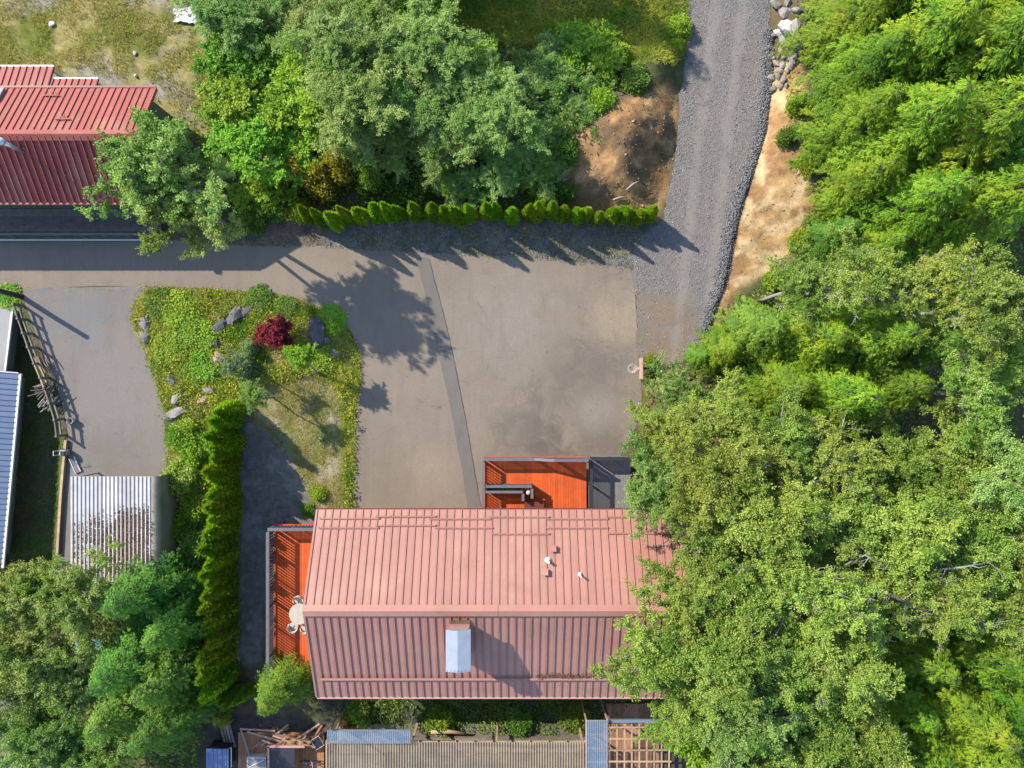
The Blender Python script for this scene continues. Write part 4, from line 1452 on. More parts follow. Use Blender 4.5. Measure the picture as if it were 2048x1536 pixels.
    for i in range(4):
        a, b = W(438 + i * 6, 1438, .5), W(452 + i * 6, 1494, .2)
        MB().bar(a, b, .11, .05).build('board', MATS[['weathered_wood', 'red_wood', 'grey_membrane', 'weathered_wood'][i]], lb)
    bi = thing('blue_bin', 'blue lidded bin at the bottom edge beside the plank deck', 'bin', (*W(436, 1520)[:2], 0))
    c = W(434, 1520, 1.1)
    MB().box((c.x, c.y, .5), (1.15, 1.1, 1.0)).build('body', MATS['black_plastic'], bi)
    ld_ = MB().box((c.x, c.y, 1.04), (1.22, 1.18, .08)).build('lid', MATS['blue_lid'], bi)
    for i in range(5):
        MB().box((c.x - .48 + i * .24, c.y, 1.095), (.05, 1.08, .03)).build('rib', MATS['blue_lid'], ld_)
    MB().tube([(c.x + .70, c.y - .5, .9), (c.x + .70, c.y + .55, .9)], .03, 6).tube([(c.x + .6, c.y + .55, .9), (c.x + .72, c.y + .55, .9)], .03, 6).build('handle', MATS['white_paint'], bi)
    # small hut roof, dark
    hx0, hx1, hy1, hz = WX(540, .95), WX(590, .95), WY(1494, .95), .95
    hu = thing('grey_shed', 'small shed with dark grey flat roof on the plank deck', 'shed', ((hx0 + hx1) / 2, hy1 - 1.2, .14))
    MB().box(((hx0 + hx1) / 2, hy1 - 1.5, .52), (hx1 - hx0 - .1, 2.9, .78)).build('wall', MATS['red_wood'], hu)
    MB().box(((hx0 + hx1) / 2, hy1 - 1.5, hz), (hx1 - hx0, 3.0, .08)).build('flat_roof', MATS['dark_rail'], hu)
    MB().box((hx0 - .06, hy1 - 1.5, hz + .03), (.1, 3.1, .14)).box(((hx0 + hx1) / 2 + .2, hy1 + .05, hz + .03), (hx1 - hx0 + .7, .1, .14)).build('fascia', MATS['pink_paint'], hu)
    wb = thing('white_cold_frame', 'low white framed box left of the small dark shed', 'box', (*W(515, 1522)[:2], .14))
    c = W(514, 1524, .5)
    MB().box((c.x, c.y, .38), (1.05, .6, .46)).build('body', MATS['white_paint'], wb)
    MB().box((c.x, c.y, .625), (.95, .5, .03)).build('lid', MATS['grey_membrane'], wb)
    MB().bar((c.x - .45, c.y - .22, .66), (c.x + .45, c.y + .2, .66), .04, .04).build('brace', MATS['white_paint'], wb)
    be = thing('deck_bench', 'narrow brown bench with two round pots on the plank deck', 'bench', (*W(592, 1482)[:2], .14))
    c = W(592, 1484, .6)
    MB().box((c.x, c.y, .58), (1.5, .26, .05)).build('seat', MATS['tan_wood'], be)
    for s in (-.6, .6):
        MB().box((c.x + s, c.y, .36), (.06, .22, .42)).build('leg', MATS['tan_wood'], be)
    for i, dx in enumerate((-.1, .32)):
        pt = thing('plant_pot', ['yellow-green plant in a round pot on the narrow deck bench', 'small empty pale pot on the narrow deck bench'][i], 'pot', (c.x + dx, c.y, .605))
        q = WLOC[pt]
        MB().lathe(q, [(.08, 0), (.12, .14), (.13, .15), (.10, .15), (.09, .10)], 14).build('pot', MATS[['dark_timber', 'cream_cloth'][i]], pt)
        if i == 0:
            rg2 = np.random.default_rng(3)
            P = rg2.normal(0, .06, (120, 3)) + np.array([0, 0, .2])
            link_mesh('plant', leaf_mesh('plant', P, rg2.normal(0, 1, P.shape), unit(rg2.normal(0, .4, P.shape) + np.array([0, 0, 1.])), .07, .04, rg2.uniform(0, 1, 120)), MATS['olive_leaf'], pt)
    ch = thing('deck_chair', 'tubular frame chair tilted on the plank deck beside the patio roof', 'chair', (*W(636, 1482)[:2], .14))
    c = W(636, 1484, .5)
    Mx = Matrix.Rotation(R(32), 3, 'Z')
    def rot(x, y, zz): return Vector((c.x, c.y, .14)) + Mx @ Vector((x, y, zz))
    MB().tube([rot(-.25, .3, .45), rot(.25, .3, .45), rot(.25, -.3, .45), rot(-.25, -.3, .45), rot(-.25, .3, .45)], .022, 6).build('seat_frame', MATS['cream_cloth'], ch)
    MB().box(rot(0, 0, .44), (.44, .54, .03), M=Mx).build('seat', MATS['black_plastic'], ch)
    for sx in (-.25, .25):
        for sy in (-.3, .3):
            MB().tube([rot(sx, sy, .45), rot(sx, sy, 0)], .02, 6).build('leg', MATS['cream_cloth'], ch)
    bk = thing('bicycle', 'small bicycle lying among clutter beside the dark shed', 'bicycle', (*W(622, 1522)[:2], .14))
    c = W(620, 1526, .6)
    for dx in (-.32, .32):
        rim = [Vector((c.x + dx + .27 * math.cos(a), c.y + .1 * math.sin(a), .14 + .30 + .27 * math.sin(a))) for a in np.linspace(0, 2 * math.pi, 15)]
        MB().tube(rim, .025, 6, False).build('wheel', MATS['black_plastic'], bk)
    f0, f1, f2, f3 = Vector((c.x - .32, c.y, .44)), Vector((c.x + .32, c.y, .44)), Vector((c.x - .1, c.y + .04, .85)), Vector((c.x + .22, c.y + .04, .9))
    MB().tube([f0, f2, f3, f1], .025, 6).tube([f0, (f0 + f1) / 2 + Vector((0, 0, -.02)), f3], .022, 6).build('frame', MATS['purple_cloth'], bk)
    MB().box(f2 + Vector((0, 0, .08)), (.22, .12, .05)).build('saddle', MATS['black_plastic'], bk)
    MB().tube([f3 + Vector((0, -.22, .1)), f3 + Vector((.04, 0, .08)), f3 + Vector((0, .22, .1))], .018, 6).build('handlebar', MATS['cream_cloth'], bk)
    # low timber wall between house and patio
    tw = thing('timber_wall', 'low dark retaining timbers between the house and the patio roof', 'wall', (*W(890, 1462)[:2], 0))
    for i, (a, b, py) in enumerate(((824, 985, 1467), (990, 1170, 1470))):
        MB().box(((WX(a) + WX(b)) / 2, WY(py), .35), (WX(b) - WX(a), .25, .9)).build('timber', MATS['weathered_wood'], tw)
    st = thing('sawn_log', 'pale split log lying on the dark retaining timbers', 'log', (*W(900, 1462)[:2], .8))
    MB().tube([W(862, 1464, .9), W(895, 1463, .9), W(928, 1466, .9)], [.10, .11, .08], 8).build('trunk_piece', MATS['tan_wood'], st, True)


bottom_yard()

# ------------------------------------------------------------------ rocks
def rock_mesh(seed, sx=1., sy=.8, sz=.6):
    rg = np.random.default_rng(seed)
    n, m = 9, 6
    V, F = [], []
    dirs = unit(rg.normal(0, 1, (7, 3)) * np.array([1, 1, .8]))
    cut = rg.uniform(.45, .85, 7)
    for i in range(m + 1):
        th = math.pi * i / m
        for k in range(n):
            a = 2 * math.pi * k / n
            v = np.array([math.sin(th) * math.cos(a), math.sin(th) * math.sin(a), math.cos(th)])
            r = 1.0
            for d, c in zip(dirs, cut):
                dp = v @ d
                if dp > c: r = min(r, c / dp)
            r *= 1 + rg.normal(0, .03) * (0 < i < m)
            V.append(tuple(v * r * np.array([sx, sy, sz])))
    for i in range(m):
        for k in range(n):
            F.append((i * n + k, (i + 1) * n + k, (i + 1) * n + (k + 1) % n, i * n + (k + 1) % n))
    me = bpy.data.meshes.new('rock')
    me.from_pydata(V, [], F)
    me.update()
    return me


ROCKS = [rock_mesh(600 + i, 1, random.uniform(.65, .95), random.uniform(.5, .75)) for i in range(8)]


def put_rock(name, px, py, s, mat, parent=None, seed=0, zoff=.0, rz=None, stretch=1.0):
    w = WG(px, py)
    me = ROCKS[seed % 8]
    if not me.materials: me.materials.append(None)
    loc = Vector((w.x, w.y, w.z + s * .22 + zoff))
    o = link_mesh(name, me, None, parent, loc)
    o.material_slots[0].link = 'OBJECT'
    o.material_slots[0].material = MATS[mat]
    o.scale = (s * stretch, s, s)
    o.rotation_euler = (0, 0, random.uniform(0, 6.28) if rz is None else rz)
    return o


wl = thing('rock_wall', 'line of stacked grey boulders along the right side of the gravel road', 'rock wall', tuple(W(1562, 100)))
stones = [(1552, 12, .34), (1574, 8, .3), (1566, 30, .40), (1592, 24, .26), (1572, 60, .52), (1590, 55, .36), (1556, 68, .36), (1548, 72, .25), (1567, 88, .34), (1592, 84, .24), (1594, 98, .28), (1572, 104, .25),
          (1584, 118, .34), (1562, 100, .22), (1546, 118, .15), (1552, 128, .24), (1564, 130, .20), (1556, 116, .14), (1560, 143, .22), (1574, 142, .17), (1542, 158, .27), (1556, 152, .24),
          (1566, 160, .26), (1546, 180, .30), (1560, 174, .20), (1572, 172, .18), (1544, 108, .14), (1580, 132, .2), (1537, 142, .14), (1566, 118, .17)]
for i, (x, y, s) in enumerate(stones):
    put_rock('stone', x, y, s * 1.08, 'white_rock' if i in (4, 6) else ('pink_rock' if i in (15, 26) else 'rock'), wl, i, .05, stretch=random.uniform(1, 1.3))

for i, (x, y, s, m, lab) in enumerate([
    (290, 648, .30, 'rock', 'grey boulder at the upper left edge of the garden bank by the side driveway'),
    (292, 676, .33, 'rock', 'second boulder down on the garden bank beside the side driveway'),
    (345, 762, .26, 'dark_rock', 'small dark boulder midway down the weedy bank'),
    (353, 800, .33, 'rock', 'pale boulder in the pair low on the weedy bank'),
    (354, 828, .42, 'rock', 'largest grey boulder low on the weedy bank'),
    (440, 652, .36, 'dark_rock', 'dark boulder left of the shady rock group in the garden island'),
    (438, 690, .36, 'dark_rock', 'tilted dark boulder below the shady rock group'),
    (436, 714, .32, 'pink_rock', 'pinkish flat boulder beside the silver shrub'),
    (474, 632, .40, 'dark_rock', 'big black boulder at the top of the garden island'),
    (492, 622, .30, 'dark_rock', 'black boulder right of the biggest one at the top of the garden island'),
    (424, 744, .24, 'pink_rock', 'small salmon pink stone in the yellow grass'),
    (421, 782, .26, 'rock', 'grey stone at the tip of the hedge row'),
    (408, 800, .26, 'pink_rock', 'brown stone beside the first hedge tree'),
    (632, 664, .50, 'dark_rock', 'large dark boulder right of the red maple'),
    (654, 684, .34, 'dark_rock', 'smaller dark boulder at lower right of the red maple'),
    (668, 706, .30, 'rock', 'grey stone near the curved driveway edge right of the red maple'),
    (1340, 736, .20, 'white_rock', 'round white rock at the foot of the basketball hoop'),
    (1324, 741, .15, 'white_rock', 'small white rock left of the round one by the basketball hoop'),
    (1352, 734, .16, 'rock', 'grey stone right of the round white rock by the basketball hoop'),
]):
    s *= 1.45 if i < 16 else 1.0
    o = put_rock('boulder', x, y, s, m, None, i + 3, -s * .15, stretch=random.uniform(1.0, 1.5))
    tag(o, lab, 'rock', 'loose garden boulders')

# loose coarse gravel along the road edges and over its surface, clods on the dirt
def stones_stuff(name, pts, sizes, mat, label=None):
    base = [(1, 0, 0), (-.5, .8, 0), (-.6, -.75, 0), (.1, .05, .8), (.1, 0, -.5)]
    F0 = [(0, 1, 3), (1, 2, 3), (2, 0, 3), (1, 0, 4), (2, 1, 4), (0, 2, 4)]
    n = len(pts)
    rg = np.random.default_rng(n)
    B = np.array(base)
    az = rg.uniform(0, 6.28, n)
    c, s = np.cos(az), np.sin(az)
    V = np.zeros((n, 5, 3))
    jit = rg.uniform(.6, 1.3, (n, 5, 3))
    Bj = B[None] * jit
    V[:, :, 0] = Bj[:, :, 0] * c[:, None] - Bj[:, :, 1] * s[:, None]
    V[:, :, 1] = Bj[:, :, 0] * s[:, None] + Bj[:, :, 1] * c[:, None]
    V[:, :, 2] = Bj[:, :, 2]
    V = V * sizes[:, None, None] + pts[:, None, :]
    Fi = (np.array(F0)[None] + (np.arange(n) * 5)[:, None, None]).reshape(-1, 3)
    me = bpy.data.meshes.new(name)
    me.vertices.add(5 * n)
    me.vertices.foreach_set('co', V.astype(np.float32).ravel())
    k = len(Fi)
    me.loops.add(3 * k)
    me.loops.foreach_set('vertex_index', Fi.astype(np.int32).ravel())
    me.polygons.add(k)
    me.polygons.foreach_set('loop_start', np.arange(0, 3 * k, 3, dtype=np.int32))
    me.update(calc_edges=True)
    a = me.attributes.new('tint', 'FLOAT', 'FACE')
    a.data.foreach_set('value', np.repeat(rg.uniform(0, 1, n), 6).astype(np.float32))
    o = link_mesh(name, me, mat)
    return tag(o, label, None, None, 'stuff')


def tint_mat(name, a, b, rough=.9):
    m, nt, bs = nodes_of(name)
    at = N(nt, 'ShaderNodeAttribute', attribute_name='tint')
    a, b = tuple(x * .72 for x in a), tuple(x * .72 for x in b)
    nt.links.new(mixc(nt, at.outputs['Fac'], a, b), bs.inputs['Base Color'])
    bs.inputs['Roughness'].default_value = rough
    MATS[name] = m
    return m


tint_mat('gravel_chip', (.06, .057, .054), (.40, .385, .37))
tint_mat('berm_chip', (.045, .045, .05), (.24, .24, .25))
tint_mat('clod', (.12, .07, .035), (.44, .30, .18))
tint_mat('mulch_chip', (.06, .055, .05), (.20, .18, .16))
rg = np.random.default_rng(31)
# surface chips
n = 70000
x, y = rg.uniform(WX(1270), WX(1545), n), rg.uniform(WY(735), WY(-60), n)
sd = sdist(P_GRAVEL, x, y)
edge = np.exp(-np.abs(sd + .15) / .5)
k = (sd < -.02) & (rg.uniform(0, 1, n) < .30 + .7 * edge)
k &= ~((y < WY(590)) & (rg.uniform(0, 1, n) < .85))
ut = np.abs(np.abs(x - (.115 * y + 9.75)) - .78)
k &= ~((ut < .3) & (rg.uniform(0, 1, n) < .75))
stones_stuff('gravel_chips', np.stack([x[k], y[k], np.full(k.sum(), .022)], 1), rg.uniform(.014, .048, k.sum()), MATS['gravel_chip'], 'loose grey chips over the gravel road')
# coarse berm along the right edge
BERM = [(1540, 60), (1540, 110), (1538, 150), (1534, 200), (1526, 260), (1515, 300), (1501, 340), (1488, 380), (1474, 420), (1464, 460), (1456, 500), (1450, 540), (1440, 575), (1426, 612), (1412, 655), (1404, 690)]
bp = np.array([list(W(a, b))[:2] for a, b in BERM])
n = 7000
t = rg.uniform(0, len(bp) - 1.001, n)
i0 = t.astype(int)
f = (t - i0)[:, None]
c = bp[i0] * (1 - f) + bp[i0 + 1] * f
off = rg.normal(-.04, .17, n)
px_ = c[:, 0] + off
zz = .03 + .20 * np.exp(-(off / .2) ** 2) * rg.uniform(.2, 1, n)
stones_stuff('gravel_berm', np.stack([px_, c[:, 1] + rg.normal(0, .05, n), zz], 1), rg.uniform(.025, .07, n), MATS['berm_chip'], 'coarse dark gravel berm along the right road edge')
n = 2200
px_, py_ = rg.uniform(1085, 1360, n), rg.uniform(175, 435, n)
q = np.array([list(W(a, b))[:2] for a, b in zip(px_, py_)])
k = inside(P_DIRT, q[:, 0], q[:, 1])
q = q[k]
stones_stuff('dirt_clods', np.stack([q[:, 0], q[:, 1], ground_z(q[:, 0], q[:, 1]) + .01], 1), rg.gamma(1.3, .016, len(q)) + .012, MATS['clod'], 'crumbled brown clods on the dug bank left of the road')
n = 2600
px_, py_ = rg.uniform(1400, 1620, n), rg.uniform(140, 720, n)
q = np.array([list(W(a, b))[:2] for a, b in zip(px_, py_)])
q = q[inside(P_TAN, q[:, 0], q[:, 1])]
stones_stuff('tan_clods', np.stack([q[:, 0], q[:, 1], ground_z(q[:, 0], q[:, 1]) + .005], 1), rg.gamma(1.6, .012, len(q)) + .008, MATS['clod'], 'fine tan crumbs on the bare strip right of the road')
n = 9000
px_, py_ = rg.uniform(440, 1300, n), rg.uniform(440, 545, n)
q = np.array([list(W(a, b))[:2] for a, b in zip(px_, py_)])
q = q[(sdist(P_DRIVE, q[:, 0], q[:, 1]) > -.12) & (sdist(P_GRAVEL, q[:, 0], q[:, 1]) > 0)]
stones_stuff('mulch_chips', np.stack([q[:, 0], q[:, 1], ground_z(q[:, 0], q[:, 1]) + .02], 1), rg.uniform(.015, .045, len(q)), MATS['mulch_chip'], 'dark mulch and stones along the foot of the evergreen row')

# broken sticks and roots on the dug bank
rs = random.Random(12)
for i, (x, y, a, L) in enumerate([(1265, 372, .6, .9), (1240, 398, .15, .8)]):
    w = WG(x, y)
    d = Vector((math.cos(a), math.sin(a), 0)) * L / 2
    o = MB().tube([w - d + Vector((0, 0, .06)), w + Vector((0, .06, .14)), w + d + Vector((0, 0, .08))], [.05, .06, .03], 7).build('dead_branch', MATS['pale_bark'], None, True, loc=tuple(w))
    tag(o, ['short bare branch angled up on the dug bank', 'bare stick at the foot of the dug bank above the hedge', 'pale stick at the top edge of the dug bank', 'dark fallen branch at the left foot of the dug bank'][i], 'branch')

# ------------------------------------------------------------------ evergreen hedge rows
ORD = ['first', 'second', 'third', 'fourth', 'fifth', 'sixth', 'seventh', 'eighth', 'ninth', 'tenth', 'eleventh', 'twelfth', 'thirteenth', 'fourteenth', 'fifteenth', 'sixteenth',
       'seventeenth', 'eighteenth', 'nineteenth', 'twentieth', 'twenty-first', 'twenty-second', 'twenty-third', 'twenty-fourth', 'twenty-fifth', 'twenty-sixth', 'twenty-seventh', 'twenty-eighth']


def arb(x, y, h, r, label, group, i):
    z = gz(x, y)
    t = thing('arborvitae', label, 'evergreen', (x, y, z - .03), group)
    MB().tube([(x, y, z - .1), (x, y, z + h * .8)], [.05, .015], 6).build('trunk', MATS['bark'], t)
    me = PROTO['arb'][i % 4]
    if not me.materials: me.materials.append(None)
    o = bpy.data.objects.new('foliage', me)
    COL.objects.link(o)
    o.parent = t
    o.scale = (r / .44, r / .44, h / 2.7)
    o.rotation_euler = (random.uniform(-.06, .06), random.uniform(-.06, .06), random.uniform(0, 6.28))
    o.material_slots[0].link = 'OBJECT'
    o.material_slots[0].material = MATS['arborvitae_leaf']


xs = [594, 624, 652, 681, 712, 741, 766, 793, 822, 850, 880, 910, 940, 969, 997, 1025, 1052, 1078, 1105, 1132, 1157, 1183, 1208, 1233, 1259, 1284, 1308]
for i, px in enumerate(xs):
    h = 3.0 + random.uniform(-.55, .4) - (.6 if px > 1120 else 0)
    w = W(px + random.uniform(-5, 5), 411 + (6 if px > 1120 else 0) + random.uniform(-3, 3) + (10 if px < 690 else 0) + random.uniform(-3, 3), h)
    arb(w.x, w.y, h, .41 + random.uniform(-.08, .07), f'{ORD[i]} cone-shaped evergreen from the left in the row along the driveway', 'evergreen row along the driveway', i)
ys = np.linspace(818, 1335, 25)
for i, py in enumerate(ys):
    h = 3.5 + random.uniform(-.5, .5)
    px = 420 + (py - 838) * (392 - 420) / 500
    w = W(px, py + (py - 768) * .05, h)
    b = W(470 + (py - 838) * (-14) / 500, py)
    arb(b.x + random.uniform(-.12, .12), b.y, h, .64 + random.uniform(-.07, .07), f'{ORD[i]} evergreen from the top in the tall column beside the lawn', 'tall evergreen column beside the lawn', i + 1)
for i, px in enumerate((402, 418, 434, 450, 468, 486)):
    b = W(px + 16, 1384 - 10)
    arb(b.x, b.y, 2.5 + random.uniform(-.2, .2), .36, f'{ORD[i]} small evergreen from the left in the short row below the column', 'short evergreen row below the column', i + 2)

# ------------------------------------------------------------------ trees
# big tree over the driveway, two crowns
tree('lacy', 0, 338, 350, 5.9, 1.18, 'big silvery green tree overhanging the red roof and the driveway at left', 'silver_leaf', base=(437, 436), name='poplar_tree')
tree('lacy', 1, 390, 435, 4.8, 1.05, 'lower round tree between the big silvery tree and the driveway', 'silver_leaf', base=(455, 446), name='poplar_tree')

AL = [  # kind, var, px, py, hc, scale, leaf, label
    ('alder', 1, 668, 95, 5.2, .85, 'alder_leaf', 'pale alder at the top left of the silvery thicket'),
    ('alder', 0, 750, 70, 5.6, .85, 'alder_leaf', 'pale alder at the top middle of the silvery thicket'),
    ('alder', 3, 855, 85, 5.8, .85, 'silver_leaf', 'silver grey tree at the top right of the silvery thicket'),
    ('alder', 2, 700, 195, 5.8, .95, 'silver_leaf', 'silver grey tree at the left middle of the silvery thicket'),
    ('alder', 3, 800, 190, 6.0, .9, 'silver_leaf', 'tallest silver grey tree in the middle of the thicket'),
    ('alder', 1, 905, 180, 5.6, .9, 'alder_leaf', 'pale green alder right of the tallest silver tree'),
    ('alder', 0, 715, 268, 4.8, .62, 'alder_leaf', 'alder above the yellow bushes in the thicket'),
    ('alder', 2, 800, 300, 4.6, .75, 'silver_leaf', 'silver tree in the lower middle of the thicket'),
    ('alder', 1, 895, 285, 4.6, .7, 'alder_leaf', 'shaded alder low in the middle of the thicket'),
    ('alder', 3, 985, 230, 5.6, .85, 'silver_leaf', 'silver tree right of centre in the thicket'),
    ('alder', 0, 1090, 165, 5.4, .85, 'alder_leaf', 'pale alder at the upper right of the thicket'),
    ('alder', 2, 1000, 330, 5.0, .8, 'silver_leaf', 'silver tree just above the middle of the evergreen row'),
    ('alder', 1, 1075, 345, 4.6, .68, 'alder_leaf', 'alder at the lower right of the thicket beside the dug bank'),
    ('alder', 3, 1165, 235, 4.6, .66, 'silver_leaf', 'silver green tree overhanging the dug bank'),
    ('alder', 0, 1080, 255, 4.8, .7, 'alder_leaf', 'alder left of the tree overhanging the dug bank'),
    ('alder', 2, 905, 372, 3.6, .55, 'alder_leaf', 'small alder just behind the evergreen row'),
    ('maple', 1, 1205, 115, 3.0, .7, 'maple_leaf', 'bright green sapling above the dug bank'),
    ('maple', 2, 1150, 95, 3.0, .8, 'maple_leaf', 'bright green leafy tree at the top right of the thicket'),
    ('maple', 0, 960, 125, 3.0, .75, 'maple_leaf', 'bright green leafy tree behind the silver thicket'),
    ('maple', 0, 470, 120, 3.4, .95, 'maple_leaf', 'bright green maple at the top left of the leafy mass'),
    ('maple', 1, 555, 135, 3.6, 1.0, 'maple_leaf', 'bright green maple at the top middle of the leafy mass'),
    ('maple', 2, 630, 170, 3.4, .9, 'maple_leaf', 'bright green maple beside the silver trees'),
    ('maple', 1, 470, 210, 3.2, .95, 'maple_leaf', 'bright green maple at the left edge near the red roof'),
    ('maple', 0, 555, 225, 3.6, 1.0, 'maple_leaf', 'bright green maple in the middle of the leafy mass'),
    ('maple', 2, 495, 295, 3.0, .9, 'maple_leaf', 'bright green maple right of the big silvery tree'),
    ('maple', 0, 590, 300, 3.0, .8, 'maple_leaf', 'bright green maple above the yellow bushes'),
    ('maple', 1, 640, 245, 3.2, .8, 'maple_leaf', 'bright green maple left of the silver thicket'),
    ('maple', 2, 520, 380, 2.4, .75, 'maple_leaf', 'low bright maple left of the yellow bushes'),
    ('alder', 2, 455, 30, 4.0, .75, 'alder_leaf', 'grey green tree at the top edge beside the crumpled tarp'),
    ('alder', 3, 555, 25, 4.0, .75, 'silver_leaf', 'shaded silver tree at the top edge left of the thicket'),
    ('alder', 1, 640, 10, 4.4, .7, 'silver_leaf', 'silver tree cut by the top edge above the maples'),
    ('maple', 0, 825, 5, 3.0, .8, 'maple_leaf', 'bright maple cut by the top edge above the thicket'),
]
for k, v, x, y, hc, s, lm, lab in AL:
    cr = {'alder': 2.3, 'maple': 1.5}[k] * s
    hc = max(.5, min(hc * .7, (460 - y) / 55.0 - cr * .7))
    hc += [.5, -.4, .1, .6, -.6][(x // 7) % 5] * (y < 320)
    if x > 1000: hc = min(hc, .7)
    s *= 1.1
    tree(k, v, x, y, hc, s, lab, lm, sz=s * .55, name={'alder': 'alder_tree', 'maple': 'maple_tree'}[k], group='trees of the thicket above the driveway')

for i, (x, y, r, h, lm, lab) in enumerate([
    (600, 345, .95, 1.5, 'yellow_shrub_leaf', 'leftmost of the yellow-brown bushes behind the evergreen row'),
    (650, 372, 1.0, 1.5, 'yellow_shrub_leaf', 'lowest of the yellow-brown bushes behind the evergreen row'),
    (690, 345, 1.0, 1.7, 'yellow_shrub_leaf', 'middle yellow-brown bush behind the evergreen row'),
    (745, 360, .95, 1.6, 'olive_leaf', 'olive bush right of the yellow-brown bushes'),
    (800, 385, .9, 1.4, 'undergrowth_leaf', 'green bush behind the fifth evergreen of the row'),
    (850, 370, .8, 1.3, 'undergrowth_leaf', 'dark bush between the silver trees and the row'),
    (560, 415, .9, 1.3, 'undergrowth_leaf', 'dark bush at the left end of the evergreen row'),
    (600, 425, .8, 1.1, 'weed_leaf', 'weedy bush just left of the evergreen row'),
    (510, 440, .8, 1.0, 'undergrowth_leaf', 'dark bush beside the driveway under the big silvery tree'),
    (1085, 400, .7, 1.2, 'maple_leaf', 'bright leafy bush right behind the evergreen row near the dug bank'),
    (1100, 345, .6, 1.0, 'maple_leaf', 'small bright bush at the left foot of the dug bank'),
    (1128, 305, .8, .9, 'undergrowth_leaf', 'dark bush overlapping the left side of the dug bank'),
    (1200, 205, .8, .9, 'maple_leaf', 'bright bush overlapping the top of the dug bank'),
    (1270, 165, .9, .8, 'undergrowth_leaf', 'dark low bush at the top right of the dug bank'),
    (1130, 385, .6, .8, 'undergrowth_leaf', 'dark bush at the lower left corner of the dug bank'),
    (1592, 215, .6, .8, 'weed_leaf', 'yellow-green bush below the rock wall'),
    (1572, 275, .6, .8, 'undergrowth_leaf', 'dark bush where the bare tan strip narrows'),
    (1612, 330, .6, .8, 'weed_leaf', 'yellow-green bush at the widest part of the bare tan strip'),
    (1600, 480, .7, .9, 'weed_leaf', 'yellow-green bush at the lower right of the bare tan strip'),
    (1545, 560, .6, .8, 'maple_leaf', 'bright bush at the lower end of the bare tan strip'),
    (1355, 60, .7, .8, 'weed_leaf', 'yellow-green weed clump at the left road edge near the top'),
    (1350, 95, .5, .6, 'weed_leaf', 'small weed clump at the left road edge below the first'),
]):
    if 590 < x < 760 and y < 380: h *= 1.5
    shrub(i % 3, x, y, r, h, lab, lm, 'bush', 'bush')

# garden island
tree('maple', 2, 556, 668, .6, .55, 'round dark red maple bush in the garden island', 'red_maple_leaf', 'shrub', name='red_maple', bark='bark')
shrub(0, 495, 735, .75, 1.5, 'pale silver leaved shrub in the garden island', 'aspen_leaf', 'silver_shrub', 'shrub', stem='pale_bark')
shrub(2, 505, 695, .5, 1.0, 'small silver leaved shrub above the larger one', 'aspen_leaf', 'silver_shrub', 'shrub', stem='pale_bark')
tree('maple', 1, 605, 712, 2.4, .42, 'thin bright green sapling in the garden island casting a shadow on the driveway', 'maple_leaf', base=(640, 752), name='sapling')
tree('thin', 0, 512, 790, 2.6, .34, 'sparse young tree at the lower garden island above the lawn', 'alder_leaf', base=(548, 795), name='sapling')
tree('thin', 2, 470, 725, 2.6, .30, 'sparse young silver tree beside the pinkish boulder', 'aspen_leaf', base=(505, 735), name='sapling')
